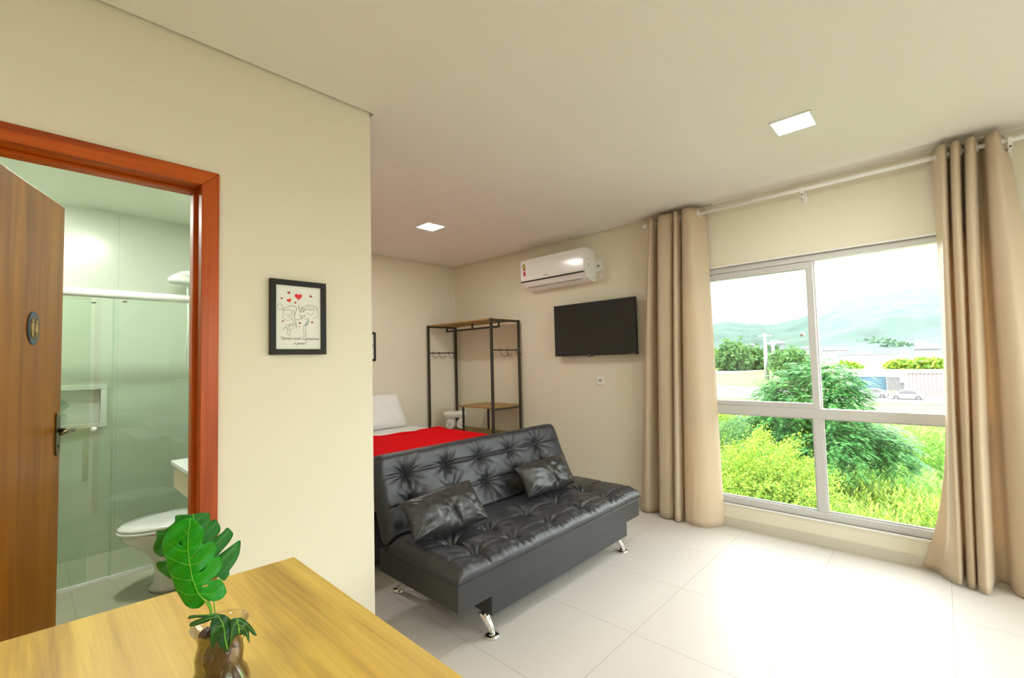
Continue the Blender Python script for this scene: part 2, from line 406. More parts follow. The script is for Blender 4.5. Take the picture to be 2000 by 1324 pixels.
# handle: plate, spindle rose and lever
mb = MB(); hx = LL-.030; pl = [(hx+.016*math.cos(t)*1, 0) for t in (0,)]
pts = []
for t in range(0, 13): a_ = PI*t/12; pts.append((hx+.017*math.cos(a_), 1.175+.017*math.sin(a_)))
for t in range(0, 13): a_ = PI+PI*t/12; pts.append((hx+.017*math.cos(a_), 1.037+.017*math.sin(a_)))
hp = dchild(mb.prism(pts, .006, df), 'handle_plate', M_bronze, bevel=.001)
mb = MB(); mb.tube([df(hx, 1.12, .004), df(hx, 1.12, .05)], .009, 14)
mb.tube([df(hx+.004, 1.12, .05), df(hx-.03, 1.122, .056), df(hx-.075, 1.122, .056), df(hx-.115, 1.116, .052)], [.0095, .009, .008, .006], 12)
dchild(mb, 'lever', M_bronze, hp, smooth=True)
mb = MB(); mb.prism([(hx+.005*math.cos(t*PI/6), 1.058+.006*math.sin(t*PI/6)) for t in range(12)], .002, lambda u, v, w: df(u, v, w+.006)); dchild(mb, 'keyhole', M_dark, hp)
# oval restroom sign
M_sign = mat('sign_bronze', (.10, .055, .012), .4, .3); M_signb = mat('sign_blue', (.03, .06, .10), .45); M_signg = mat('sign_gold', (.42, .25, .05), .35, .4)
mb = MB(); cxs, czs = LL-.238, 1.485
cxs, czs = .366, 1.519; K_ = .68
mb.prism([(cxs+.041*math.cos(t*PI/20), czs+.062*math.sin(t*PI/20)) for t in range(40)], .004, df)
sg = dchild(mb, 'restroom_sign', M_signb, bevel=.001); sg['label'] = 'small oval restroom plaque with a man and a woman'
mb = MB(); 
mb.prism([(cxs+.0355*math.cos(t*PI/20), czs+.042*math.sin(t*PI/20)) for t in range(40)], .0012, lambda u, v, w: df(u, v, w+.004)); dchild(mb, 'sign_field', M_sign, sg)
mb = MB()
for sgn, skirt in ((-1, 0), (1, 1)):
    c0 = cxs+sgn*.021; fr = lambda u, v, w: df(cxs+(u-cxs)*K_, czs+(v-czs)*K_, w+.0054)
    mb.prism([(c0+.0085*math.cos(t*PI/8), czs+.038+.0095*math.sin(t*PI/8)) for t in range(16)], .001, fr)
    if skirt: mb.prism([(c0-.008, czs+.026), (c0+.008, czs+.026), (c0+.018, czs-.018), (c0+.006, czs-.018), (c0+.005, czs-.045), (c0-.005, czs-.045), (c0-.006, czs-.018), (c0-.018, czs-.018)], .001, fr)
    else: mb.prism([(c0-.014, czs+.026), (c0+.014, czs+.026), (c0+.015, czs-.008), (c0+.009, czs-.008), (c0+.008, czs-.045), (c0-.008, czs-.045), (c0-.009, czs-.008), (c0-.015, czs-.008)], .001, fr)
dchild(mb, 'sign_figures', M_signg, sg)

# ---- window: aluminium frame, sashes, panes
mb = MB(); f0, f1 = W+.012, W+.075; ym = .655; zr0, zr1 = .889, .957
mb.box((f0, wy0, wz0), (f1, wy1, wz0+.05)); mb.box((f0, wy0, wz1-.045), (f1, wy1, wz1))
mb.box((f0, wy0, wz0+.05), (f1, wy0+.045, wz1-.045)); mb.box((f0, wy1-.045, wz0+.05), (f1, wy1, wz1-.045))
mb.box((f0+.004, wy0+.045, zr0), (f1-.004, wy1-.045, zr1))
mb.box((f0+.006, ym-.024, wz0+.05), (f1-.006, ym+.030, zr0))
fr = struct(mb, 'window_1', M_alu, bevel=.002)
def wchild(mb, name, m, part=None, **k):
    o = mb.build(name, m, None, **k); o.parent = part or fr; return o
mb = MB(); mb.box((W-.010, wy0-.02, wz0-.012), (f0, wy1+.02, wz0)); mb.box((W-.010, wy0-.02, wz1), (f0, wy1+.02, wz1+.012))
mb.box((W-.010, wy0-.02, wz0), (W+.012, wy0, wz1)); mb.box((W-.010, wy1, wz0), (W+.012, wy1+.02, wz1))
wchild(mb, 'window_trim', M_rod, bevel=.002)
mb = MB(); sx0, sx1 = f0+.010, f0+.034   # inner sash on the left half
ya, yb, za, zb = ym-.016, wy1-.046, zr1, wz1-.046
mb.box((sx0, ya, za), (sx1, yb, za+.036)); mb.box((sx0, ya, zb-.05), (sx1, yb, zb)); mb.box((sx0, ya, za+.036), (sx1, ya+.044, zb-.05)); mb.box((sx0, yb-.044, za+.036), (sx1, yb, zb-.05))
sa = wchild(mb, 'sash', M_alu, bevel=.0015)
mb = MB(); mb.box((sx0+.010, ya+.04, za+.03), (sx0+.014, yb-.04, zb-.045)); wchild(mb, 'pane', M_glass, sa)
mb = MB(); sx0, sx1 = f0+.038, f0+.060   # outer sash, slid behind the inner one
ya2 = ya-.010
mb.box((sx0, ya2, za), (sx1, yb-.02, za+.036)); mb.box((sx0, ya2, zb-.05), (sx1, yb-.02, zb)); mb.box((sx0, ya2, za+.036), (sx1, ya2+.044, zb-.05)); mb.box((sx0, yb-.064, za+.036), (sx1, yb-.02, zb-.05))
sb_ = wchild(mb, 'sash', M_alu, bevel=.0015)
mb = MB(); mb.box((sx0+.010, ya2+.04, za+.03), (sx0+.014, yb-.06, zb-.045)); wchild(mb, 'pane', M_glass, sb_)
lk = at(1567, 654, 'x', f0+.018); mb = MB(); mb.lathe((0, 0, 0), [(0, -.006), (.013, -.006), (.016, 0), (.013, .004), (0, .004)], 20)
mb.v = [(lk.x+v[2], lk.y+v[0], lk.z+v[1]) for v in mb.v]; wchild(mb, 'lock', M_chrome, sa, smooth=True)
for (y0_, y1_) in ((wy0+.045, ym-.024), (ym+.030, wy1-.045)):
    mb = MB(); b2 = .009
    mb.box((f0+.018, y0_, wz0+.05), (f0+.034, y1_, wz0+.05+b2)); mb.box((f0+.018, y0_, zr0-b2), (f0+.034, y1_, zr0))
    mb.box((f0+.018, y0_, wz0+.05+b2), (f0+.034, y0_+b2, zr0-b2)); mb.box((f0+.018, y1_-b2, wz0+.05+b2), (f0+.034, y1_, zr0-b2))
    bd = wchild(mb, 'glazing_bead', M_alu)
    mb = MB(); mb.box((f0+.024, y0_+b2*.5, wz0+.05+b2*.5), (f0+.028, y1_-b2*.5, zr0-b2*.5)); wchild(mb, 'pane', M_glass, bd)
# glazing of the unseen balcony opening, added behind the camera to light the room
mb = MB(); yy = YR-.08
mb.box((by0, yy, 0), (by1, yy+.05, .05)); mb.box((by0, yy, 2.15), (by1, yy+.05, 2.2))
for x_ in (by0, 2.33, by1-.05): mb.box((x_, yy, .05), (x_+.05, yy+.05, 2.15))
w2 = struct(mb, 'added_balcony_window', M_alu)
for x0_, x1_ in ((by0+.05, 2.33), (2.38, by1-.05)):
    mb = MB(); mb.box((x0_, yy+.02, .05), (x1_, yy+.025, 2.15)); o = mb.build('pane', M_glass, None); o.parent = w2

# light portals in the two openings
def portal(name, loc, dirn, sx_, sy_):
    l = bpy.data.lights.new(name, 'AREA'); l.shape = 'RECTANGLE'; l.size = sx_; l.size_y = sy_
    try: l.cycles.is_portal = True
    except Exception: return
    o = bpy.data.objects.new(name, l); COL.objects.link(o); o.location = loc
    o.rotation_euler = Vector(dirn).to_track_quat('-Z', 'Z').to_euler()
portal('window_portal', (W+.10, (wy0+wy1)/2, (wz0+wz1)/2), (-1, 0, 0), wy1-wy0, wz1-wz0)
portal('added_balcony_portal', ((by0+by1)/2, YR-.13, 1.1), (0, 1, 0), by1-by0, 2.15)

# ================================================================== CEILING LAMPS
def lamp(x, y, label, s=.088):
    t = thing('ceiling_lamp', label, 'ceiling light', (x, y, C), 'square recessed lamps in the ceiling')
    mb = MB(); o_ = s+.012; z = C-.006
    for a_, b2 in (((x-o_, y-o_), (x+o_, y-s)), ((x-o_, y+s), (x+o_, y+o_)), ((x-o_, y-s), (x-s, y+s)), ((x+s, y-s), (x+o_, y+s))):
        mb.box((*a_, z), (*b2, C))
    mb.build('lamp_frame', M_lampframe, t)
    mb = MB(); mb.box((x-s+.001, y-s+.001, C-.004), (x+s-.001, y+s-.001, C-.0005)); mb.build('diffuser', M_lamp, t)
lamp(2.814, .515, 'square recessed ceiling lamp nearest the window')
lamp(2.490, 3.330, 'square recessed ceiling lamp above the bed')
lamp(.30, -.95, 'added ceiling lamp out of view behind the dining table')  # unseen lamp, added to light the room evenly
lamp(2.60, -1.45, 'added ceiling lamp out of view near the added balcony opening')  # added out of view as more fill light
lamp(-1.0, .60, 'added ceiling lamp out of view left of the dining table')  # another added lamp, fills the near side from out of view
def bath_lamp(x, y, label):
    t = thing('ceiling_lamp', label, 'ceiling light', (x, y, C-.02))
    mb = MB(); mb.box((x-.1, y-.1, C-.027), (x+.1, y+.1, C-.020)); mb.build('lamp_frame', M_lampframe, t)
    mb = MB(); mb.box((x-.088, y-.088, C-.030), (x+.088, y+.088, C-.0265)); mb.build('diffuser', M_lampb, t)
M_lampb = mat('bathroom_lamp_diffuser', (.9, .9, .9), .4, emit=((.96, 1, .91), 150.0))
bath_lamp(.36, 3.25, 'square recessed ceiling lamp in the middle of the bathroom'); bath_lamp(-.45, 4.30, 'added ceiling lamp above the shower, hidden by the door leaf')  # shower lamp is added out of view to weaken the rail's shadow

# ================================================================== BATHROOM FITTINGS
t = thing('shower_enclosure', 'glass shower enclosure with white rails across the bathroom', 'shower screen', (.0, 4.0, .004))
mb = MB(); mb.tube([(BX0, 4.0, 1.868), (XE-.13, 4.0, 1.868)], .029, 20); mb.build('top_rail', M_cer, t, smooth=True)
mb = MB(); mb.box((BX0, 3.985, .004), (XE-.13, 4.03, .022)); mb.box((BX0, 3.985, .022), (XE-.13, 3.991, .030)); mb.build('bottom_rail', M_cer, t, bevel=.002)
def gp_(x0_, x1_, y, name): 
    mb = MB(); mb.box((x0_, y, .023), (x1_, y+.006, 1.845)); return mb.build(name, M_shower, t)
gp_(BX0, .268, 4.004, 'glass_panel'); slide = gp_(-.35, .385, 3.992, 'sliding_glass_door'); gp_(.375, XE-.13, 4.016, 'glass_panel')
kb = at(183, 838, 'y', 3.985); mb = MB(); mb.tube([(kb.x, 3.992, kb.z), (kb.x, 3.972, kb.z)], .006, 12); mb.tube([(kb.x, 3.974, kb.z), (kb.x, 3.966, kb.z), (kb.x, 3.956, kb.z)], [.010, .017, .012], 16)
child(mb, 'door_knob', M_cer, slide, smooth=True)
for hx_, hy in ((183, 591), (244, 589)):
    kb = at(hx_, hy, 'y', 3.99); mb = MB(); mb.lathe((kb.x, 3.989, kb.z), [(.010, -.003), (.010, .003)], 12)
    mb.box((kb.x-.012, 3.984, kb.z-.004), (kb.x+.012, 3.992, kb.z+.001)); mb.build('roller_clip', M_bronze, t)

t = thing('electric_shower', 'white electric shower head on the tiled shower wall', 'shower head', (.98, 4.38, 2.1))
mb = MB(); a0 = Vector((.76, 4.40, 2.085))
mb.lathe((a0.x+.06, a0.y, a0.z), [(0, -.045), (.060, -.045), (.075, -.030), (.070, -.005), (.045, .025), (.020, .045), (0, .05)], 28, sx=1.2)
mb.build('spray_head', M_cer, t, smooth=True)
mb = MB(); mb.tube([(a0.x+.06, a0.y, a0.z+.02), (a0.x+.14, a0.y, a0.z+.045), (XE-.129, a0.y, a0.z+.05)], [.034, .030, .022], 16); mb.build('shower_arm', M_cer, t, smooth=True)
mb = MB(); mb.tube([(a0.x+.10, a0.y, a0.z-.02), (a0.x+.12, a0.y+.02, 1.75), (a0.x+.10, a0.y+.02, 1.45), (a0.x+.15, a0.y+.03, 1.28), (XE-.131, a0.y+.03, 1.32)], .007, 10); mb.build('hose', M_white, t, smooth=True)

t = thing('toilet', 'white ceramic toilet with closed lid facing left', 'toilet', (.72, 3.58, .004))
def egg(s, x0_, z): # plan outline of the bowl, front at -x
    out = []
    for k in range(36):
        a_ = 2*PI*k/36; c_, s_ = math.cos(a_), math.sin(a_)
        rx = .25 if c_ < 0 else .20
        out.append((.62 + x0_ + c_*rx*s, 3.58 + s_*.185*s*(1-.06*max(0, -c_)), z))
    return out
def loft(rings):
    mb = MB(); n = len(rings[0]); vs = [v for r in rings for v in r]; fs = []
    for i in range(len(rings)-1):
        for k in range(n): fs.append((i*n+k, i*n+(k+1) % n, (i+1)*n+(k+1) % n, (i+1)*n+k))
    fs.append(tuple(range(n))); fs.append(tuple((len(rings)-1)*n+k for k in range(n))); return mb.add(vs, fs)
loft([egg(.62, .06, .005), egg(.64, .055, .03), egg(.55, .06, .05), egg(.52, .06, .14), egg(.60, .05, .22), egg(.80, .02, .30), egg(.93, .0, .345), egg(.95, 0, .378), egg(.93, 0, .385)]).build('bowl', M_bowl, t, smooth=True)
loft([egg(.97, -.002, .387), egg(1.01, -.004, .390), egg(1.01, -.004, .400), egg(.97, -.002, .404)]).build('seat', M_cer, t, smooth=True)
loft([egg(.95, 0, .406), egg(1.0, -.002, .409), egg(1.0, -.002, .420), egg(.93, 0, .430), egg(.6, 0, .434), egg(.2, 0, .435)]).build('lid', M_cer, t, smooth=True)
mb = MB(); mb.box((.82, 3.39, .36), (XE-.132, 3.77, .76)); mb.box((.78, 3.46, .005), (XE-.14, 3.70, .36)); mb.box((.81, 3.38, .765), (XE-.131, 3.78, .79)); mb.build('cistern', M_cer, t, bevel=.012)

t = thing('vanity', 'wall-hung wooden vanity with white counter in the bathroom', 'vanity', (.8, 2.95, .8))
mb = MB(); mb.box((.585, 2.45, .790), (XE-.129, 3.365, .815)); mb.build('countertop', M_cer, t, bevel=.003)
mb = MB(); mb.box((.600, 2.47, .655), (XE-.131, 3.350, .789)); mb.build('cabinet', M_van, t, bevel=.002)
mb = MB(); mb.lathe((.82, 2.95, .816), [(.0, .012), (.10, .014), (.155, .08), (.17, .115), (.162, .115), (.13, .05)], 32); mb.build('basin', M_cer, t, smooth=True)

# ================================================================== PICTURES
def heart(s):
    return [(s*.062*(16*math.sin(t_)**3)/1, s*.062*(13*math.cos(t_)-5*math.cos(2*t_)-2*math.cos(3*t_)-math.cos(4*t_))) for t_ in [2*PI*k/28 for k in range(28)]]
def text_mesh(body, size, shear=0, align='CENTER', ext=.0002):
    c = bpy.data.curves.new('txt', 'FONT'); c.body = body; c.size = size; c.shear = shear; c.align_x = align; c.extrude = ext
    o = bpy.data.objects.new('txt', c); COL.objects.link(o)
    bpy.context.view_layer.update()
    me = bpy.data.meshes.new_from_object(o.evaluated_get(bpy.context.evaluated_depsgraph_get()))
    bpy.data.objects.remove(o); vs = [v.co.copy() for v in me.vertices]; fs = [tuple(p.vertices) for p in me.polygons]
    return vs, fs
def picture(x0_, x1_, z0_, z1_, yw, border, label, art):
    """hangs on a wall whose face is y = yw, room on the -y side"""
    t = thing('picture', label, 'picture', ((x0_+x1_)/2, yw, z0_))
    ya_, yb_ = yw-.018, yw-.0005
    mb = MB()
    for a_, b2, c_, d_ in ((x0_, z0_, x1_, z0_+border), (x0_, z1_-border, x1_, z1_), (x0_, z0_+border, x0_+border, z1_-border), (x1_-border, z0_+border, x1_, z1_-border)):
        mb.box((a_, ya_, b2), (c_, yb_, d_))
    mb.build('frame', M_blackf, t, bevel=.0012)
    mb = MB(); mb.box((x0_+border-.002, ya_+.007, z0_+border-.002), (x1_-border+.002, yb_, z1_-border+.002)); pr = mb.build('print', M_paper, t)
    if art:
        yp = ya_+.0069
        Wd = x1_-x0_-2*border; Hd = z1_-z0_-2*border
        def fr(u, v, w): return (x0_+border+u*Wd, yp-w, z0_+border+v*Hd)
        art(fr, pr, Wd, Hd)
def love_art(fr, pr, Wd, Hd):
    for (u, v, s, ang) in ((.49, .835, .085, 0), (.285, .765, .05, .4)):
        big = MB(); big.prism([(u+(px_*math.cos(ang)-pz*math.sin(ang))*s, v+(px_*math.sin(ang)+pz*math.cos(ang))*s*Wd/Hd) for px_, pz in heart(1)], .0004, fr); child(big, 'red_heart', M_heart, pr)
    for (u, v, s, ang) in ((.28, .885, .034, .2), (.125, .79, .024, -.2), (.42, .735, .026, -.1), (.77, .855, .034, -.3), (.15, .435, .022, .3), (.52, .415, .026, 0), (.80, .435, .026, -.1), (.51, .355, .014, 0), (.62, .535, .017, 0), (.515, .535, .012, 0)):
        small = MB(); small.prism([(u+(px_*math.cos(ang)-pz*math.sin(ang))*s, v+(px_*math.sin(ang)+pz*math.cos(ang))*s*Wd/Hd) for px_, pz in heart(1)], .0004, fr); child(small, 'small_heart', M_heartd, pr)
    
    ln = MB()
    def st(pts, r=.0006, n=4, close=False):
        P_ = [Vector(fr(u, v, .0003)) for u, v in pts]
        out = []
        for i in range(len(P_)-1):
            a_ = P_[max(i-1, 0)]; b2, c_ = P_[i], P_[i+1]; d_ = P_[min(i+2, len(P_)-1)]
            for k in range(6):
                s_ = k/6; out.append(.5*((2*b2)+(c_-a_)*s_+(2*a_-5*b2+4*c_-d_)*s_*s_+(3*b2-a_-3*c_+d_)*s_**3))
        out.append(P_[-1]); ln.tube(out, r, n)
    # two children leaning together to kiss: hair, faces, dress, shirt, legs
    st([(.16, .61), (.06, .62), (.05, .68), (.11, .70), (.16, .61), (.15, .54), (.17, .48), (.24, .45), (.34, .47), (.36, .50)])
    st([(.16, .61), (.24, .66), (.34, .685), (.43, .67), (.45, .63), (.42, .57), (.40, .52), (.42, .475), (.50, .47), (.55, .50), (.545, .55)], .0008)
    st([(.20, .60), (.30, .615), (.38, .59), (.40, .53)]); st([(.20, .55), (.27, .53), (.33, .56), (.38, .60)]); st([(.24, .51), (.30, .50), (.36, .54)])
    st([(.50, .70), (.505, .64), (.54, .585), (.555, .62), (.56, .66), (.62, .66), (.60, .61), (.59, .59)], .0011)
    st([(.59, .59), (.63, .62), (.70, .64), (.80, .635), (.86, .645)], .0008); st([(.63, .69), (.74, .715), (.86, .70), (.92, .66), (.90, .60)])
    st([(.66, .67), (.78, .685), (.88, .665)]); st([(.90, .67), (.94, .62), (.94, .56), (.90, .52), (.82, .50)]); st([(.70, .58), (.76, .56), (.82, .58), (.84, .62)])
    st([(.60, .50), (.66, .48), (.71, .50), (.72, .44), (.69, .385), (.64, .375)]); st([(.56, .47), (.57, .52), (.60, .50)])
    st([(.36, .47), (.38, .43), (.35, .39), (.24, .38), (.21, .35), (.26, .31), (.34, .315), (.40, .35), (.43, .41), (.42, .47)], .0006)
    for k in range(6): st([(.25+.03*k, .315+.012*k), (.27+.028*k, .385+.006*k)], .0004)
    st([(.26, .31), (.25, .25), (.29, .205), (.31, .20)]); st([(.31, .315), (.31, .25), (.29, .22)]); st([(.21, .34), (.16, .325), (.15, .31), (.19, .31)])
    st([(.43, .42), (.45, .36), (.44, .33)], .0008)
    st([(.60, .375), (.60, .30), (.62, .21), (.58, .205)]); st([(.65, .375), (.65, .30), (.665, .21), (.62, .205)], .0007)
    child(ln, 'pencil_drawing', M_ink, pr, fixn=False)
    sh = MB(); sh.prism([(.575, .365), (.60, .375), (.66, .38), (.70, .42), (.71, .49), (.66, .42), (.62, .385)], .0003, fr); child(sh, 'tinted_shirt', M_teal, pr)
    tx = MB()
    for body, v, sz in (('"Somos tudo e gostamos', .150, .0160), ('o gesto"', .075, .0160)):
        vs, fs = text_mesh(body, sz, .35)
        tx.add([(fr(.52, v, 0)[0]+q_.x, fr(0, 0, .0003)[1]-q_.z, fr(.5, v, 0)[2]+q_.y) for q_ in vs], fs)
    child(tx, 'lettering', M_inkd, pr, fixn=False)
picture(.674, .908, 1.405, 1.722, P, .023, 'black framed drawing of a kissing couple with red hearts', love_art)
def plain_art(fr, pr, Wd, Hd):
    mb = MB(); mb.prism([(.93, .45), (.96, .45), (.97, .60), (.94, .62)], .0004, fr); child(mb, 'grey_mark', M_ink, pr)
picture(2.42, 2.658, 1.392, 1.714, HB, .023, 'black framed picture above the bed, half hidden by the wall edge', plain_art)

# ================================================================== AIR CONDITIONER, TELEVISION, SOCKETS
AY0, AY1 = 2.44, 3.262
t = thing('air_conditioner', 'white split air conditioner mounted above the television', 'air conditioner', (W, (AY0+AY1)/2, 2.12))
def px_(u, v, w): return (W-u, AY0+w, v)
body = [(.001, 2.115), (.001, 2.418), (.10, 2.435), (.190, 2.432), (.203, 2.42), (.206, 2.32), (.203, 2.215), (.190, 2.197), (.150, 2.145), (.10, 2.120), (.05, 2.110)]
mb = MB(); mb.prism(body, AY1-AY0, px_); mb.build('housing', M_acw, t, bevel=.004)
mb = MB(); mb.prism([(.2035, 2.430), (.2095, 2.418), (.2125, 2.32), (.2095, 2.205), (.2030, 2.198)], AY1-AY0-.024, lambda u, v, w: (W-u, AY0+.004+w, v))
panel = mb.build('front_panel', M_acw, t, bevel=.001)
mb = MB(); mb.prism([(.196, 2.198), (.213, 2.201), (.209, 2.195), (.194, 2.192)], AY1-AY0-.01, lambda u, v, w: (W-u, AY0+.005+w, v)); mb.build('shadow_line', M_dark, t)
mb = MB(); mb.prism([(.1885, 2.190), (.1925, 2.190), (.152, 2.140), (.148, 2.140)], AY1-AY0-.11, lambda u, v, w: (W-u, AY0+.055+w, v)); mb.build('louvre', M_acw, t)
mb = MB(); mb.prism([(.150, 2.143), (.1545, 2.143), (.148, 2.135), (.145, 2.136)], AY1-AY0-.12, lambda u, v, w: (W-u, AY0+.06+w, v)); mb.build('louvre_gap', M_grey, t)
sx_ = W-.2118
def ys(u): return AY1-.005-u      # u metres from the unit's left end as seen
mb = MB(); mb.prism([(ys(.055)+.019*math.cos(k*PI/10), 2.362+.026*math.sin(k*PI/10)) for k in range(20)], .001, lambda u, v, w: (sx_-w-.001, u, v)); st1 = child(mb, 'energy_label', M_green, panel); st1['label'] = 'round black and yellow energy sticker'
mb = MB(); mb.prism([(ys(.058)+.012*math.cos(k*PI/10), 2.360+.020*math.sin(k*PI/10)) for k in range(20)], .001, lambda u, v, w: (sx_-w-.0022, u, v)); child(mb, 'yellow_dot', M_yellow, panel)
mb = MB(); mb.box((sx_-.0020, ys(.072), 2.257), (sx_-.0006, ys(.045), 2.336)); child(mb, 'red_tag', M_rednote, panel)
mb = MB(); mb.box((sx_-.0026, ys(.068), 2.300), (sx_-.0019, ys(.049), 2.318)); child(mb, 'tag_text', M_paper, panel)
mb = MB()
for k in range(7): mb.box((sx_+.0030-.0026, ys(.372)+.0083*k, 2.226), (sx_+.0030-.0008, ys(.372)+.0083*k+.006, 2.234))
child(mb, 'nameplate', M_grey, panel)
for z_, r_ in ((2.33, .008), (2.29, .004), (2.265, .008)): MB().prism([(.125+r_*math.cos(k*PI/6), z_+r_*math.sin(k*PI/6)) for k in range(12)], .001, lambda u, v, w: (W-u, AY0-w-.0005, v)).build('side_screw', M_grey, t)
t = thing('wall_socket', 'white wall socket right of the air conditioner', 'socket', (W, 2.405, 2.265), 'white sockets on the window wall')
def plate(t, yc, zc, wd, hd):
    mb = MB(); mb.box((W-.009, yc-wd/2, zc-hd/2), (W, yc+wd/2, zc+hd/2)); pl_ = mb.build('plate', M_white, t, bevel=.002)
    mb = MB(); mb.prism([(yc+.02*math.cos(k*PI/3), zc+.013*math.sin(k*PI/3)) for k in range(6)], .001, lambda u, v, w: (W-.0095-w, u, v)); ol = mb.build('outlet', M_grey, t)
    return pl_
plate(t, 2.405, 2.268, .080, .118)
mb = MB(); mb.tube([(W-.05, 2.438, 2.165), (W-.045, 2.425, 2.140), (W-.03, 2.40, 2.125), (W-.02, 2.375, 2.135), (W-.013, 2.37, 2.17), (W-.012, 2.372, 2.22)], .006, 10)
tag(mb.build('power_cord', M_white, None, smooth=True), 'short white power cord looping to the air conditioner', 'cord')
t = thing('wall_socket', 'white wall socket below the television', 'socket', (W, 2.428, 1.14), 'white sockets on the window wall'); plate(t, 2.428, 1.141, .082, .082)

t = thing('television', 'flat black television mounted on the wall below the air conditioner', 'television', (W, 2.455, 1.38))
TY0, TY1, TZ0, TZ1 = 1.990, 2.919, 1.387, 1.912; tx_ = W-.080
mb = MB(); mb.box((tx_, TY0, TZ0), (tx_+.035, TY1, TZ1)); mb.box((tx_+.035, TY0+.14, TZ0+.05), (tx_+.055, TY1-.14, TZ1-.12)); mb.build('casing', M_tvb, t, bevel=.002)
mb = MB(); mb.box((tx_-.0012, TY0+.008, TZ0+.016), (tx_-.0002, TY1-.008, TZ1-.008)); mb.build('screen', M_screen, t)
mb = MB(); mb.box((tx_+.055, 2.32, 1.55), (W-.0005, 2.60, 1.78)); mb.build('wall_bracket', M_black, t)
mb = MB(); mb.box((tx_-.0025, 2.480, TZ0+.004), (tx_-.0005, 2.510, TZ0+.012)); mb.build('maker_mark', M_grey, t)
mb = MB(); mb.box((tx_+.001, 2.470, TZ0-.009), (tx_+.02, 2.520, TZ0-.0005)); mb.build('sensor', M_tvb, t)
mb = MB(); mb.box((tx_-.0022, 2.010, TZ0+.006), (tx_-.0005, 2.060, TZ0+.009)); mb.build('small_print', M_grey, t)

# ================================================================== CLOTHES RACK
RX0, RX1, RY0, RY1, RZ = 3.36, 3.79, 3.46, 4.57, 1.815
t = thing('clothes_rack', 'open clothes rack of black metal tube with wooden shelves', 'clothes rack', ((RX0+RX1)/2, (RY0+RY1)/2, 0))
h_ = .0125
for x_ in (RX0, RX1):
    for y_ in (RY0, RY1):
        MB().box((x_-h_, y_-h_, 0), (x_+h_, y_+h_, RZ)).build('post', M_black, t, bevel=.001)
for y_ in (RY0, RY1):
    MB().box((RX0+h_, y_-.009, RZ-.028), (RX1-h_, y_+.009, RZ-.008)).build('top_crossbar', M_black, t)
    MB().tube([(RX0+h_, y_, 1.475), (RX1-h_, y_, 1.475)], .007, 10).build('hook_bar', M_black, t)
for x_ in (RX0, RX1):
    MB().box((x_-.009, RY0+h_, .515), (x_+.009, RY1-h_, .533)).build('low_rail', M_black, t)
MB().box((RX0+.001, RY0+.001+h_, RZ-.012), (RX1-.001, RY1-.001-h_, RZ+.002)).build('top_shelf', M_shelf, t)
MB().box((RX0+.001, RY0+h_, .534), (RX1-.001, RY1-h_, .549)).build('bottom_shelf', M_shelf, t)
MB().box((RX0-.005, RY0+h_+.001, .850), (RX1+.005, 4.035, .866)).build('middle_shelf', M_shelf, t)
for x_ in (RX0+.02, RX1-.02):
    MB().box((x_-.009, 3.955, .5495), (x_+.009, 3.975, .8495)).build('shelf_leg', M_black, t)
MB().box((RX0+h_, RY0-.008, .832), (RX1-h_, RY0+.008, .8495)).build('middle_crossbar', M_black, t)
mb = MB(); xm = (RX0+RX1)/2
mb.box((xm-.009, RY0+.09, RZ-.085), (xm+.009, RY1-.09, RZ-.065))
for y_ in (RY0+.10, 4.0, RY1-.10): mb.box((xm-.008, y_-.008, RZ-.066), (xm+.008, y_+.008, RZ-.0125))
mb.build('hanging_rail', M_black, t)
for (x_, y_, dx) in ((3.43, RY1, .02), (3.52, RY1, .05), (3.67, RY1, .045), (3.48, RY0, .07), (3.60, RY0, .012), (3.74, RY0, .03)):
    mb = MB(); mb.tube([(x_-.01, y_-.010, 1.478), (x_-.005, y_, 1.492), (x_, y_+.010, 1.478), (x_+dx*.35, y_-.002, 1.43), (x_+dx*.7, y_-.02, 1.405), (x_+dx, y_-.045, 1.415), (x_+dx*1.2, y_-.055, 1.44)], .0028, 8)
    tag(mb.build('s_hook', M_black, None, smooth=True), {True: 'thin black hook on the rack bar nearest the bed, ', False: 'thin black hook on the rack bar nearest the television, '}[y_ == RY1] + {.02: 'front one', .05: 'middle one', .045: 'rear one', .07: 'front one, swung sideways', .012: 'middle one, seen edge-on', .03: 'rear one by the wall post'}[dx], 'hook', 'hooks hanging from the clothes rack')

# ---- rolled towels
def roll(name, label, c, axis, R, L, phase=0.0):
    """a rolled towel: a long strip wound into a spiral"""
    a = Vector(axis).normalized(); up = Vector((0, 0, 1)); s = a.cross(up).normalized(); c = Vector(c)
    turns = 3.2; n = 90; th = R/(turns+.35)
    mb = MB(); vs = []; fs = []; nl = 8
    for i in range(n+1):
        q_ = i/n; ang = phase + turns*2*PI*q_; ro = th*.45 + (R-th*.45)*q_; ri = ro - th*.86
        for j in range(nl+1):
            l = (j/nl-.5)*L; bul = 1 - .10*abs(2*j/nl-1)**4
            for rr in (max(ri, .0015)*bul, ro*bul):
                vs.append(c + a*(l+.004*math.sin(ang*2+q_*9)*(1 if j in (0, nl) else 0)) + (s*math.cos(ang) + up*math.sin(ang))*rr)
    m_ = (nl+1)*2
    for i in range(n):
        for j in range(nl):
            b0 = i*m_+2*j; b1 = (i+1)*m_+2*j
            fs += [(b0+1, b0+3, b1+3, b1+1), (b0, b1, b1+2, b0+2)]
        for j in (0, nl): b0 = i*m_+2*j; b1 = (i+1)*m_+2*j; fs.append((b0, b0+1, b1+1, b1))
    for i in (0, n):
        for j in range(nl): b0 = i*m_+2*j; fs.append((b0, b0+1, b0+3, b0+2))
    mb.add(vs, fs); o = mb.build(name, M_towel, None, smooth=True)
    return tag(o, label, 'towel', 'rolled towels on the rack')
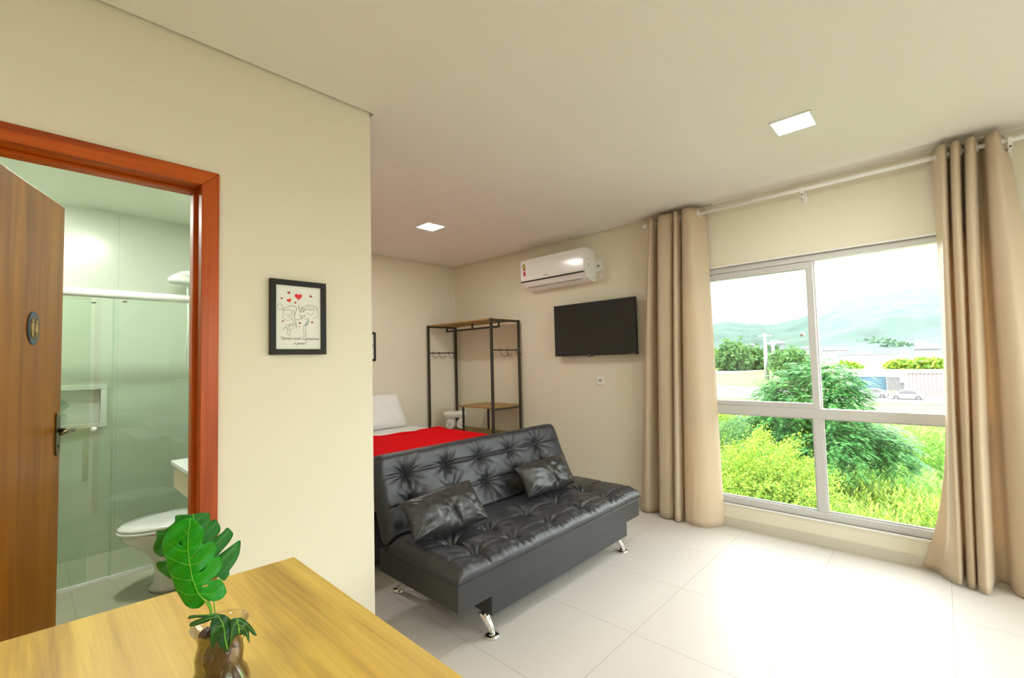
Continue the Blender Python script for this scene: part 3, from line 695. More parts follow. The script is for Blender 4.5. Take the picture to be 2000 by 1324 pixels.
roll('rolled_towel', 'rolled white towel, lower left of the three on the rack', (3.50, 4.360, .6125), (.62, .78, 0), .062, .24, 1.2)
roll('rolled_towel', 'rolled white towel, lower right of the three on the rack', (3.60, 4.280, .6125), (.62, .78, 0), .062, .24, .6)
roll('rolled_towel', 'rolled white towel lying on top of two others', (3.55, 4.320, .722), (-.78, .62, 0), .046, .27, 2.0)

# ================================================================== BED
BXa, BXb, BYa, BYb, BZ = 1.52, 3.02, 2.74, 4.60, .655
t = thing('bed', 'double bed with white sheet against the back wall', 'bed', ((BXa+BXb)/2, (BYa+BYb)/2, 0))
MB().box((BXa+.01, BYa+.01, .06), (BXb-.01, BYb, .37)).build('box_base', M_sofab, t, bevel=.01)
for x_ in (BXa+.12, BXb-.12):
    for y_ in (BYa+.12, BYb-.12): MB().tube([(x_, y_, 0), (x_, y_, .06)], .025, 14).build('leg', M_black, t)
def mfr(u, v, n): return (BXa+u*(BXb-BXa), BYa+v*(BYb-BYa), .60+n)
o = slab(60, 70, mfr, .1, BZ-.60, .228, lambda u, v: .004*noise.noise(Vector((u*9, v*14, 2))), (.035, .03)).build('mattress', M_sheet, t); weld(o)
# red runner across the foot, draped over the sides
def runner():
    xs0, xs1 = BXa-.012, BXb+.012; nu, nv = 80, 50; vs = []; fs = []
    drop = .30; tot = drop*2+(xs1-xs0)
    for i in range(nu+1):
        s_ = i/nu*tot
        for j in range(nv+1):
            v = j/nv
            far = 3.965 + .035*math.sin(i*.21) + .02*math.sin(i*.55)
            y = BYa-.012 + v*(far-BYa)
            if s_ < drop: x, z = xs0, BZ+.008-(drop-s_)
            elif s_ > drop+(xs1-xs0): x, z = xs1, BZ+.008-(s_-drop-(xs1-xs0))
            else:
                x = xs0+s_-drop; e = min(x-xs0, xs1-x); z = BZ+.008-(.02*(1-min(1, e/.04))**2)
                z += .005*noise.noise(Vector((x*5, y*7, 1)))
                if v > .90: z += .016*math.sin((v-.90)/.10*PI)*(.6+.4*math.sin(i*.4))
            vs.append((x, y, z))
    for i in range(nu):
        for j in range(nv): a_ = i*(nv+1)+j; fs.append((a_, a_+nv+1, a_+nv+2, a_+1))
    o = MB().add(vs, fs).build('bed_runner', M_red, None, smooth=True)
    m_ = o.modifiers.new('thick', 'SOLIDIFY'); m_.thickness = .006; m_.offset = 1
    return tag(o, 'bright red blanket spread across the foot of the bed', 'blanket')
runner()
def pillowcase(x0_, x1_, label):
    def pf(u, v, n):
        bw = 1+.03*math.cos(2*PI*v)
        x = (x0_+x1_)/2+(u-.5)*(x1_-x0_)*(1-.12*(v-.25)*(1 if v > .25 else 0)); y = 4.37+.16*v-n*.96; z = BZ+.005+.36*v+n*.28
        return (x, y, z)
    d = lambda u, v: .010*noise.noise(Vector((u*5, v*5, x0_)))+.006*noise.noise(Vector((u*14, v*9, 5)))
    o = slab(44, 34, pf, .1, .075, .05, d, (.30, .34)).build('pillow', M_sheet, None); weld(o)
    return tag(o, label, 'pillow')
pillowcase(2.20, 2.90, 'white pillow leaning on the wall at the head of the bed')

# ================================================================== SOFA BED
SX0, SX1, SY0, SY1 = 1.335, 3.035, 1.630, 2.215
t = thing('sofa_bed', 'black tufted leather sofa bed with chrome legs', 'sofa', ((SX0+SX1)/2, 1.95, 0))
MB().box((SX0+.004, SY0+.006, .218), (SX1-.004, SY1+.09, .343)).build('seat_base', M_sofab, t, bevel=.008)
MB().box((SX0+.002, SY0+.003, .3425), (SX1-.002, SY1+.03, .3485)).build('seam_piping', M_seam, t, bevel=.002)
MB().box((1.560, SY0+.018, .118), (2.872, SY1+.05, .217)).build('front_rail', M_sofab, t, bevel=.006)
def foot(cx_, cy_, tx0, ty0):
    mb = MB(); mb.tube([(tx0, ty0, .118), (tx0+(cx_-tx0)*.35, ty0+(cy_-ty0)*.35, .085), (tx0+(cx_-tx0)*.8, ty0+(cy_-ty0)*.8, .045), (cx_, cy_, .014)], [.026, .0235, .019, .017], 20)
    lg = mb.build('leg', M_chrome, t, smooth=True)
    mb = MB(); mb.lathe((cx_, cy_, 0), [(0, 0), (.035, 0), (.037, .004), (.033, .010), (.020, .014), (.015, .016), (0, .016)], 28); child(mb, 'foot', M_chrome, lg, smooth=True)
foot(1.590, 1.680, 1.565, 1.72); foot(2.878, 1.690, 2.850, 1.73); foot(1.540, 2.43, 1.60, 2.22); foot(2.878, 2.43, 2.84, 2.22)
TC = [1.545, 1.815, 2.120, 2.430, 2.730]
def tufted(L, H, cols, rows, puff, x0_, seed, lines_v=True):
    """relief of a buttoned cushion: pulled-in buttons, seams between them, puffed fields, creases running to the buttons"""
    def d(u, v):
        X = u*L; Y = v*H; h = 0
        for ri, r_ in enumerate(rows):
            wob = .006*math.sin(X*6+seed+ri)
            span = 1
            h -= .011*math.exp(-((Y-r_+wob*.5)/.010)**2)*ss(.0, .10, X)*ss(0, .10, L-X)
            for ci, c_ in enumerate(cols):
                dx, dy = X-c_, Y-r_; rr = math.hypot(dx, dy)
                if rr < .24:
                    th = math.atan2(dy, dx)
                    h -= .032*math.exp(-(rr/.036)**2) + .014*math.exp(-(rr/.10)**2)
                    k = 9+((ci*3+ri*5) % 4)
                    wv = math.sin(k*th+ci*1.7+ri*2.1+2.5*noise.noise(Vector((ci, ri, th))))
                    wv = -abs(wv)**3 if wv < 0 else .5*wv
                    h += .0105*wv*ss(.008, .035, rr)*math.exp(-(rr/.105)**2)
        if lines_v:
            ext = [0]+rows+[H]
            for ci, c_ in enumerate(cols):
                off = .010*math.sin(Y*12+ci)
                lo, hi = rows[0], rows[-1]
                m_ = 1 if lo <= Y <= hi else .55*math.exp(-min(abs(Y-lo), abs(Y-hi))/.08)
                h -= .010*math.exp(-((X-c_+off)/.009)**2)*m_
        h += puff*abs(math.sin(PI*(X+.5*.3-cols[0]+.15)/.30))*.6
        h += .0035*noise.noise(Vector((X*7, Y*7, seed)))+.0016*noise.noise(Vector((X*24, Y*18, seed)))
        return h
    return d
# seat cushion
SL, SH = SX1-SX0+.012, SY1-SY0+.006
dseat = tufted(SL, SH, [c_-SX0 for c_ in TC], [1.735-SY0, 1.925-SY0], .004, SX0, 3)
def dseat2(u, v):
    h = dseat(u, v); Y = v*SH; X = u*SL      # gathers along the front edge
    g = math.exp(-((Y-.028)/.022)**2)
    h += g*.0050*(math.sin(X*150+4*noise.noise(Vector((X*9, 0, 0)))) * (.4+.6*abs(noise.noise(Vector((X*5, 3, 0))))*2))
    return h
def sfr(u, v, n):
    return (SX0-.006+u*SL, SY0-.006+v*SH - .012*math.sin(PI*min(1, max(0, n/.085)))*(1 if v < .05 else 0), .348+n)
o = slab(340, 130, sfr, .1, .082, .0, dseat2, (.040, .11)).build('seat_cushion', M_sofa, t); weld(o)
# backrest
tilt = math.atan2(.20, .47); BT = Vector((0, math.sin(tilt), math.cos(tilt))); BN = Vector((0, -math.cos(tilt), math.sin(tilt)))
BL, BH = SX1-SX0-.004, .485; B0 = Vector((SX0+.002, 2.235, .375))
def bfr(u, v, n):
    q_ = 1 - (.022*v + .035*max(0, v-.86)/.14*max(0, v-.86)/.14)
    x = (u-.5)*BL*q_ + BL/2
    bowl = -.016*math.sin(PI*v)
    p_ = B0 + Vector((x, 0, 0)) + BT*(v*BH) + BN*(n+bowl*.6)
    return p_
dback = tufted(BL, BH, [c_-SX0 for c_ in (1.53, 1.835, 2.13, 2.44, 2.745)], [.175, .345], .006, SX0, 8)
o = slab(340, 130, bfr, .1, .062, .085, dback, (.030, .11)).build('backrest', M_sofa, t); weld(o)
def scatter(corn, label, seed, thick=.062):
    BLc, BRc, TRc, TLc = [Vector(c_) for c_ in corn]
    nrm = ((BRc-BLc).cross(TLc-BLc)).normalized()
    def cf(u, v, n):
        pin = .030*math.sin(PI*u)*(-(1 if v < .5 else -1))*(abs(v-.5)*2)**2*-1
        pu = .022*math.sin(PI*v)*(abs(u-.5)*2)**2*(1 if u < .5 else -1)
        uu, vv = u+pu*1.2, v+pin*-1*.9
        b = BLc*(1-uu)*(1-vv)+BRc*uu*(1-vv)+TRc*uu*vv+TLc*(1-uu)*vv
        return b + nrm*n
    def d(u, v):
        r_ = math.hypot((u-.5)*1.8, v-.42); th = math.atan2(v-.42, (u-.5)*1.8)
        cu_ = .56-.14*(v-.2); h = -.020*math.exp(-((u-cu_)/.030)**2-((v-.28)/.30)**2) + .010*math.exp(-((u-cu_+.06)/.04)**2-((v-.35)/.28)**2) + .007*math.exp(-((u-cu_-.06)/.05)**2-((v-.4)/.28)**2)
        h += .0025*math.sin(5*th+seed)*math.exp(-(r_/.45)**2)*ss(.02, .15, r_)
        h += .012*noise.noise(Vector((u*4, v*3, seed)))+.005*noise.noise(Vector((u*12, v*7, seed)))
        for cu in (0, 1):
            for cv in (0, 1):
                rr = math.hypot(u-cu, (v-cv)*.6); tt = math.atan2(v-cv, u-cu); h += .004*math.sin(16*tt)*math.exp(-rr/.16)
        return h
    o = slab(90, 60, cf, .1, thick, .045, d, (.28, .42)).build('scatter_cushion', M_cush, None); weld(o)
    tag(o, label, 'cushion', 'black cushions on the sofa bed')
scatter([(1.345, 1.980, .455), (1.835, 1.945, .450), (1.815, 2.085, .650), (1.340, 2.100, .625)], 'black leather cushion with a deep crease, at the left end of the sofa bed', 1.3)
scatter([(2.270, 2.030, .445), (2.790, 2.015, .445), (2.790, 2.140, .635), (2.250, 2.130, .630)], 'black leather cushion at the right end of the sofa bed', 4.1)

# ================================================================== CURTAINS
def cr_path(pts, n):
    P_ = [Vector((*p_, 0)) for p_ in pts]; out = []; m_ = len(P_)-1
    for q_ in range(n+1):
        t_ = q_/n*m_; i = min(int(t_), m_-1); s_ = t_-i
        a_ = P_[max(i-1, 0)]; b2, c_ = P_[i], P_[i+1]; d_ = P_[min(i+2, m_)]
        out.append(.5*((2*b2)+(c_-a_)*s_+(2*a_-5*b2+4*c_-d_)*s_*s_+(3*b2-a_-3*c_+d_)*s_**3))
    return out
RODX, RODZ = W-.10, 2.517
def curtain(top, bot, ztop, zbot, label, seed, late=0):
    n, m_ = 220, 60; A, B = cr_path(top, n), cr_path(bot, n); vs = []; fs = []
    for j in range(m_+1):
        w = j/m_; z = ztop+(zbot-ztop)*w; k = w**.85
        for i in range(n+1):
            kk = w**(.85+4.5*(1-ss(late*.5, late, i/n))) if late else k
            p_ = A[i]*(1-kk)+B[i]*kk
            nn = noise.noise(Vector((i*.035, w*3, seed)))*.010*min(1, w*3)
            nb = noise.noise(Vector((i*.15, w*6, seed+5)))*.004*max(0, w-.6)/.4
            vs.append((p_.x+nn+nb, p_.y+nn*.4, z+(.006*math.sin(i*.12+seed) if j == m_ else 0)))
    for j in range(m_):
        for i in range(n): a_ = j*(n+1)+i; fs.append((a_, a_+1, a_+n+2, a_+n+1))
    t = thing('curtain', label, 'curtain', (RODX, (top[0][1]+top[-1][1])/2, 0), 'beige curtains at the window')
    o = MB().add(vs, fs).build('fabric_panel', M_curt, t, smooth=True, fixn=False)
    sd = o.modifiers.new('thick', 'SOLIDIFY'); sd.thickness = .0018
    # eyelets where the cloth crosses the rod
    last = None
    for i in range(n):
        if (A[i].x-RODX)*(A[i+1].x-RODX) < 0:
            d_ = (A[i+1]-A[i]).normalized(); c_ = A[i]; u_ = d_; mb = MB(); ring = []
            for q_ in range(25):
                a_ = 2*PI*q_/24; ring.append(Vector((c_.x, c_.y, RODZ)) + u_*(.024*math.cos(a_)) + Vector((0, 0, 1))*(.024*math.sin(a_)))
            mb.tube(ring, .0035, 8, cap=False); mb.build('eyelet', M_rod, t, smooth=True)
    return t
# plan outlines (x towards the window, y along it), cloth folded back and forth around the rod
r0 = RODX
curtain([(r0+.055, 1.800), (r0-.055, 1.775), (r0-.062, 1.755), (r0+.050, 1.735), (r0+.058, 1.715), (r0-.060, 1.700), (r0-.070, 1.640), (r0-.035, 1.585), (r0+.050, 1.570), (r0-.055, 1.560), (r0-.072, 1.535), (r0+.045, 1.505), (r0-.058, 1.490), (r0-.082, 1.455), (r0-.060, 1.405), (r0+.030, 1.360), (r0+.062, 1.345)],
        [(r0+.080, 2.010), (r0+.010, 1.995), (r0-.020, 1.930), (r0+.060, 1.860), (r0+.070, 1.815), (r0-.045, 1.800), (r0-.060, 1.740), (r0-.035, 1.690), (r0+.055, 1.675), (r0-.055, 1.665), (r0-.065, 1.620), (r0+.055, 1.590), (r0-.055, 1.575), (r0-.085, 1.500), (r0-.060, 1.410), (r0+.020, 1.335), (r0+.075, 1.315)],
        2.560, .012, 'beige curtain gathered at the left side of the window', 1.0)
curtain([(r0+.060, -.020), (r0+.010, -.040), (r0-.060, -.058), (r0-.060, -.085), (r0+.050, -.100), (r0-.055, -.112), (r0-.068, -.140), (r0+.050, -.162), (r0-.058, -.175), (r0-.066, -.205), (r0+.050, -.228), (r0+.010, -.245), (r0-.060, -.262), (r0-.078, -.292), (r0+.010, -.312), (r0+.060, -.330)],
        [(r0+.085, .150), (r0+.060, .080), (r0-.000, .048), (r0-.080, -.015), (r0+.040, -.040), (r0-.060, -.050), (r0-.070, -.078), (r0+.060, -.085), (r0-.080, -.092), (r0-.095, -.130), (r0+.060, -.165), (r0+.075, -.215), (r0-.020, -.245), (r0-.060, -.340), (r0-.010, -.440), (r0+.060, -.500)],
        2.562, .015, 'beige curtain gathered at the right side of the window', 2.0, .17)
t = thing('curtain_rod', 'white curtain rod on brackets above the window', 'curtain rod', (RODX, .75, RODZ))
mb = MB(); mb.tube([(RODX, -.62, RODZ), (RODX, 1.825, RODZ)], .0135, 20); mb.build('pole', M_rod, t, smooth=True)
for y_ in (1.825, -.62):
    s_ = 1 if y_ > 0 else -1
    mb = MB(); mb.tube([(RODX, y_, RODZ), (RODX, y_+s_*.006, RODZ), (RODX, y_+s_*.03, RODZ), (RODX, y_+s_*.045, RODZ)], [.014, .022, .022, .012], 18); mb.build('finial', M_rod, t, smooth=True)
mb = MB(); mb.tube([(RODX, -.41, RODZ), (RODX, -.43, RODZ)], .018, 18); mb.build('rod_joint', M_rod, t, smooth=True)
for y_ in (1.385, .655, -.345, 1.757):
    mb = MB(); mb.tube([(RODX, y_-.010, RODZ), (RODX, y_+.010, RODZ)], .020, 18)
    mb.box((RODX-.004, y_-.009, RODZ-.052), (RODX+.010, y_+.009, RODZ-.017)); mb.box((RODX, y_-.008, RODZ-.050), (W-.0005, y_+.008, RODZ-.034))
    mb.box((W-.006, y_-.014, RODZ-.075), (W-.0004, y_+.014, RODZ+.01))
    b_o = mb.build('bracket', M_rod, t, bevel=.001)
    mb = MB(); mb.lathe((0, 0, 0), [(0, 0), (.0045, 0), (.0045, .002), (0, .002)], 10); mb.v = [(RODX-.0045-v[2], y_+v[0], RODZ-.038+v[1]) for v in mb.v]; child(mb, 'screw', M_dark, b_o)

# ================================================================== TABLE AND PLANT
TZ = .75
t = thing('dining_table', 'honey coloured wooden table in the near left corner', 'table', (.17, .85, 0))
top = [(-.30, .10), (.578, .10), (.588, 1.528), (-.262, 1.598)]
mb = MB(); mb.prism(top, .030, lambda u, v, w: (u, v, TZ-w)); mb.build('tabletop', M_oak, t, bevel=.0015)
for x_, y_ in ((-.22, .18), (.50, .18), (.50, 1.44), (-.18, 1.50)): MB().box((x_-.03, y_-.03, 0), (x_+.03, y_+.03, TZ-.031)).build('leg', M_oak, t, bevel=.003)
MB().box((-.185, .16, TZ-.11), (.468, .18, TZ-.0315)).build('apron', M_oak, t); MB().box((-.148, 1.46, TZ-.11), (.468, 1.48, TZ-.0315)).build('apron', M_oak, t)

# glass vase with bark filling and an artificial monstera spray
VC = (.252, 1.005, TZ)
t = thing('glass_vase', 'small flared glass vase filled with brown dried bark', 'vase', VC)
M_vglass = mat('vase_glass', (.97, .97, .95), .02, trans=1.0)
M_vglass.node_tree.nodes['Principled BSDF'].inputs['IOR'].default_value = 1.25
mb = MB(); po = [(.030, .0015), (.046, .004), (.0505, .016), (.0470, .034), (.0380, .050), (.0385, .062), (.0400, .074), (.0365, .090), (.0345, .102), (.0385, .116), (.0465, .128), (.0475, .130)]
pi_ = [(r_-.0016, z_+.0005) for r_, z_ in reversed(po[:-1])]
mb.lathe(VC, [(0, .0015)]+po+pi_[:-1]+[(.026, .005), (0, .005)], 44); mb.build('glass', pane('vase_pane', (.96, .95, .92), .04), t, smooth=True)
M_bark = mat('dried_bark', (.060, .018, .006), .38, bump=.5, bscale=90, var=.9, vscale=28, coat=.3)
M_barkl = mat('pale_bark', (.50, .36, .26), .45, bump=.4, bscale=90, var=.4, vscale=30)
mb = MB(); mb2 = MB(); rb = random.Random(3)
for k in range(46):
    z_ = .008+.105*rb.random(); R_ = np.interp(z_, [p_[1] for p_ in po[1:]], [p_[0] for p_ in po[1:]])-.007
    a_ = rb.random()*2*PI; rr = R_*(.55+.30*rb.random()) ; c_ = Vector((VC[0]+rr*math.cos(a_), VC[1]+rr*math.sin(a_), VC[2]+z_))
    s_ = .0105+.006*rb.random(); tgt = mb2 if (k % 12 == 4) else mb
    vs = []; fs = []; q1, q2 = 8, 6
    for i in range(q2+1):
        for j in range(q1):
            th = PI*i/q2; ph = 2*PI*j/q1; d_ = Vector((math.sin(th)*math.cos(ph), math.sin(th)*math.sin(ph), math.cos(th)*1.5))
            v_ = c_ + d_*s_*(1+.35*noise.noise(d_*1.6+Vector((k, 0, 0))))
            rad = math.hypot(v_.x-VC[0], v_.y-VC[1]); mx_ = np.interp(v_.z-VC[2], [p_[1] for p_ in po], [p_[0] for p_ in po])-.003
            if rad > mx_: v_.x = VC[0]+(v_.x-VC[0])*mx_/rad; v_.y = VC[1]+(v_.y-VC[1])*mx_/rad
            v_.z = max(v_.z, VC[2]+.006); vs.append(v_)
    for i in range(q2):
        for j in range(q1): fs.append((i*q1+j, i*q1+(j+1) % q1, (i+1)*q1+(j+1) % q1, (i+1)*q1+j))
    tgt.add(vs, fs)
mb.lathe((VC[0], VC[1], VC[2]), [(0, .006), (.036, .008), (.040, .020), (.036, .036), (.029, .050), (.030, .070), (.028, .090), (.024, .104), (.012, .112), (0, .114)], 26, f=lambda a, z: 1+.12*math.sin(5*a+z*90)+.08*math.sin(9*a-z*140))
bf = mb.build('bark_filling', M_bark, t, smooth=True); bf['kind'] = 'stuff'
bf = mb2.build('pale_bark_pieces', M_barkl, t, smooth=True); bf['kind'] = 'stuff'

t = thing('monstera_spray', 'artificial green monstera spray standing in the glass vase', 'artificial plant', (VC[0], VC[1], VC[2]+.12))
M_leaf1 = mat('bright_monstera', (.010, .27, .006), .42, spec=.3, var=.35, vscale=18, bump=.1, bscale=120)
M_leaf2 = mat('dark_monstera', (.018, .085, .020), .34, spec=.35, var=.4, vscale=16, bump=.1, bscale=120)
M_leaf3 = mat('mid_monstera', (.010, .15, .008), .40, spec=.3, var=.4, vscale=16, bump=.1, bscale=120)
M_vein = mat('pale_vein', (.16, .46, .04), .5, spec=.2)
def cpt(cx_, cy_): return (280+cx_/3.85, 980+cy_/3.85)     # measured outline -> photograph frame
def leaf(outline, holes, depth, bend, m, rib, veins, stem=None, mv=None):
    """one leaf blade: traced outline laid on a curved surface of real depth around x-z plane y=depth"""
    pts = [cpt(*p_) for p_ in outline]
    cxm = sum(p_[0] for p_ in pts)/len(pts); cym = sum(p_[1] for p_ in pts)/len(pts)
    ribp = [cpt(*p_) for p_ in rib]
    def ribx(y):
        r_ = sorted(ribp, key=lambda q_: q_[1]); return float(np.interp(y, [q_[1] for q_ in r_], [q_[0] for q_ in r_]))
    def to3(x, y, lift=0):
        dx = (x-ribx(y))/60.0; dy = (y-cym)/80.0
        d_ = depth + bend[0]*dx*dx + bend[1]*dy + bend[2]*dy*dy + .0035*math.sin(dx*9+dy*14) - lift
        return at(x, y, 'y', d_)
    def dens(poly):
        out = []
        for i in range(len(poly)):
            a_, b2 = poly[i], poly[(i+1) % len(poly)]; c_, d_ = poly[i-1], poly[(i+2) % len(poly)]
            for k in range(5):
                s_ = k/5
                out.append(tuple(.5*((2*a_[q_])+(b2[q_]-c_[q_])*s_*.8+((2*c_[q_]-5*a_[q_]+4*b2[q_]-d_[q_])*.8+(.2*0))*s_*s_*1+(3*a_[q_]-c_[q_]-3*b2[q_]+d_[q_])*.8*s_**3) if False else a_[q_]*(1-s_)+b2[q_]*s_ for q_ in (0, 1)))
        # soften corners
        for _ in range(2): out = [tuple((out[i-1][q_]+2*out[i][q_]+out[(i+1) % len(out)][q_])/4 for q_ in (0, 1)) for i in range(len(out))]
        return out
    op = dens(pts); hp_ = [dens([cpt(*p_) for p_ in h_]) for h_ in holes]
    V = [Vector(p_) for p_ in op]; E_ = [(i, (i+1) % len(op)) for i in range(len(op))]
    for h_ in hp_:
        b0 = len(V); V += [Vector(p_) for p_ in h_]; E_ += [(b0+i, b0+(i+1) % len(h_)) for i in range(len(h_))]
    def inside(x, y, poly):
        c_ = False
        for i in range(len(poly)):
            x1, y1 = poly[i]; x2, y2 = poly[i-1]
            if (y1 > y) != (y2 > y) and x < (x2-x1)*(y-y1)/(y2-y1)+x1: c_ = not c_
        return c_
    xs = [p_[0] for p_ in op]; ys_ = [p_[1] for p_ in op]
    g = 4.5; y = min(ys_)
    while y < max(ys_):
        x = min(xs)
        while x < max(xs):
            if inside(x, y, op) and not any(inside(x, y, h_) for h_ in hp_): V.append(Vector((x+.3*math.sin(y), y)))
            x += g
        y += g
    r_ = delaunay_2d_cdt([Vector(v_[:2]) for v_ in V], E_, [], 0, 1e-4)
    vv, ff = r_[0], r_[2]; keep = []
    for f_ in ff:
        mx_ = sum(vv[i].x for i in f_)/len(f_); my_ = sum(vv[i].y for i in f_)/len(f_)
        if inside(mx_, my_, op) and not any(inside(mx_, my_, h_) for h_ in hp_): keep.append(tuple(f_))
    mb = MB().add([to3(v_.x, v_.y) for v_ in vv], keep)
    o = mb.build('leaf', m, t, smooth=True); sd = o.modifiers.new('thick', 'SOLIDIFY'); sd.thickness = .0008; sd.offset = -1
    vb = MB()
    def stroke(pl_, r0_, r1_):
        pp = cr_path([cpt(*p_) for p_ in pl_], 10*(len(pl_)-1)); n = len(pp)
        vb.tube([to3(p_.x, p_.y, .0004) for p_ in pp], [r0_+(r1_-r0_)*i/(n-1) for i in range(n)], 6)
    stroke(rib, .0007, .0012)
    for v_ in veins: stroke(v_, .0006, .0002)
    child(vb, 'veins', mv or M_vein, o, smooth=True, fixn=False)
# back leaf, mostly hidden, its lobes reach out on both sides
leaf([(235, 98), (345, 96), (430, 82), (503, 80), (500, 150), (545, 125), (582, 190), (575, 235), (520, 285), (600, 225), (633, 185), (682, 240), (650, 300), (575, 385), (560, 405), (640, 345), (736, 275), (725, 390), (690, 460), (645, 520), (650, 545), (610, 600), (560, 560), (480, 600), (330, 520), (215, 590), (150, 545), (105, 510), (90, 450), (185, 447), (170, 410), (120, 412), (78, 380), (72, 340), (98, 275), (92, 215), (160, 215), (240, 150)], [], 1.030, (.02, -.010, .0), M_leaf3,
     [(372, 90), (400, 250), (430, 420), (470, 600)], [[(420, 380), (520, 340), (620, 240)], [(440, 470), (560, 450), (700, 340)], [(400, 260), (470, 200), (500, 100)], [(400, 300), (250, 260), (100, 240)]])
# front leaf, bright
leaf([(355, 118), (410, 150), (455, 205), (455, 240), (440, 330), (500, 295), (545, 310), (556, 360), (520, 420), (580, 410), (598, 460), (585, 510), (545, 560), (500, 595), (575, 575), (610, 620), (628, 680), (600, 725), (540, 750), (478, 742), (445, 715), (465, 760), (420, 800), (360, 805), (310, 775), (275, 715), (240, 660), (220, 590), (190, 530), (172, 480), (175, 440), (148, 390), (138, 330), (152, 270), (200, 195), (270, 150), (320, 125)],
     [[(262, 298), (285, 300), (298, 335), (270, 325)], [(368, 415), (400, 385), (428, 355), (420, 372), (390, 405), (372, 428)], [(410, 535), (440, 512), (482, 480), (470, 500), (435, 530)], [(440, 632), (495, 618), (490, 630), (450, 640)]],
     .985, (.030, .020, -.004), M_leaf1,
     [(352, 128), (338, 250), (335, 370), (350, 480), (372, 590), (415, 690), (470, 752)],
     [[(350, 480), (270, 455), (180, 410), (148, 375)], [(372, 590), (290, 585), (220, 560), (190, 520)], [(340, 250), (320, 230), (300, 200)], [(350, 480), (440, 440), (530, 330)], [(372, 590), (400, 620), (500, 560), (580, 470)], [(335, 370), (260, 360), (170, 300)], [(345, 430), (410, 370), (440, 260)], [(415, 690), (330, 700), (260, 660)], [(415, 690), (520, 690), (600, 650)]])
# low dark leaves drooping over the rim
leaf([(545, 838), (620, 850), (655, 880), (658, 930), (650, 1010), (655, 1060), (640, 1135), (600, 1120), (570, 1080), (555, 1045), (530, 1090), (515, 1115), (505, 1060), (500, 990), (502, 920), (520, 880), (480, 905), (400, 930), (345, 942), (348, 912), (400, 885), (450, 872), (390, 872), (333, 884), (345, 856), (420, 848), (500, 845)], [], .955, (.012, -.012, .012), M_leaf2,
     [(560, 850), (600, 930), (615, 1030), (632, 1110)], [[(560, 860), (470, 885), (360, 930)], [(560, 850), (450, 852), (350, 868)], [(600, 930), (540, 950), (510, 1040)]])
leaf([(655, 880), (735, 868), (790, 905), (830, 955), (860, 1012), (825, 1000), (795, 965), (798, 1010), (800, 1070), (785, 1040), (768, 1000), (745, 1030), (748, 1082), (738, 1060), (742, 1025), (762, 1000), (700, 1000), (665, 1060), (645, 1110), (655, 1020), (650, 950)], [[(690, 948), (730, 945), (752, 960), (720, 955)]], .950, (.012, -.010, .010), M_leaf2,
     [(700, 880), (715, 930), (720, 990)], [[(700, 880), (770, 920), (850, 1000)], [(710, 920), (765, 960), (795, 1050)], [(700, 900), (670, 960), (655, 1080)]])
mb = MB(); S0 = Vector((VC[0], VC[1]-.005, VC[2]+.06))
for a_, d_ in (((470, 752), .985), ((488, 745), 1.02)):
    e1 = at(*cpt(*a_), 'y', d_); e2 = at(*cpt(510, 840), 'y', .985)
    mb.tube([e1, (e1+e2)/2+Vector((.002, 0, 0)), e2, S0], [.0016, .0018, .002, .002], 8)
e1 = at(*cpt(530, 750), 'y', 1.0); mb.tube([e1, at(*cpt(540, 840), 'y', .99), S0+Vector((.006, 0, 0))], .0010, 8)
mb.build('stem', M_vein, t, smooth=True)

# ================================================================== OUTSIDE
npr = np.random.RandomState(5)
M_ground = mat('meadow', (.085, .125, .018), .9, var=.55, vscale=.25)
M_dirt = mat('pale_dirt', (.175, .158, .135), .9, var=.15, vscale=.5)
M_dry = mat('dry_grass', (.105, .145, .022), .9, var=.25, vscale=.4)
M_wgrass = leafmat('weed_leaves', (.10, .23, .010), (.28, .36, .030), .6, .40)
M_mgrass = leafmat('meadow_blades', (.12, .30, .03), (.26, .42, .08), .6, .40)
M_bush = leafmat('yellow_green_bush', (.07, .20, .010), (.34, .42, .035), .6, .4)
M_tree = leafmat('green_feather_leaves', (.022, .14, .030), (.14, .36, .10), .5, .35)
M_treeb = leafmat('mid_tree_leaves', (.04, .12, .03), (.14, .25, .065), .6, .35)
M_treed = leafmat('dark_tree_leaves', (.035, .09, .04), (.09, .165, .07), .6, .3)
M_trunk = mat('tree_bark', (.12, .09, .06), .9)
M_pole = mat('pale_concrete', (.34, .34, .34), .8)
M_hw = mat('house_render', (.165, .16, .168), .8); M_hr = mat('pale_roof', (.105, .10, .112), .8); M_red_r = mat('red_roof', (.13, .055, .05), .8)
M_cont = mat('blue_container', (.085, .155, .215), .5); M_tank = mat('pale_panel', (.185, .160, .148), .7)
M_car = mat('silver_paint', (.085, .083, .085), .35, .0, coat=.2); M_carg = mat('car_glass', (.10, .10, .11), .1); M_tyre = mat('tyre', (.03, .03, .03), .7); M_hub = mat('hub', (.10, .10, .10), .4)
M_hill = mat('forest_hill', (.012, .032, .018), .95, var=.75, vscale=.03, bump=.8, bscale=.05)

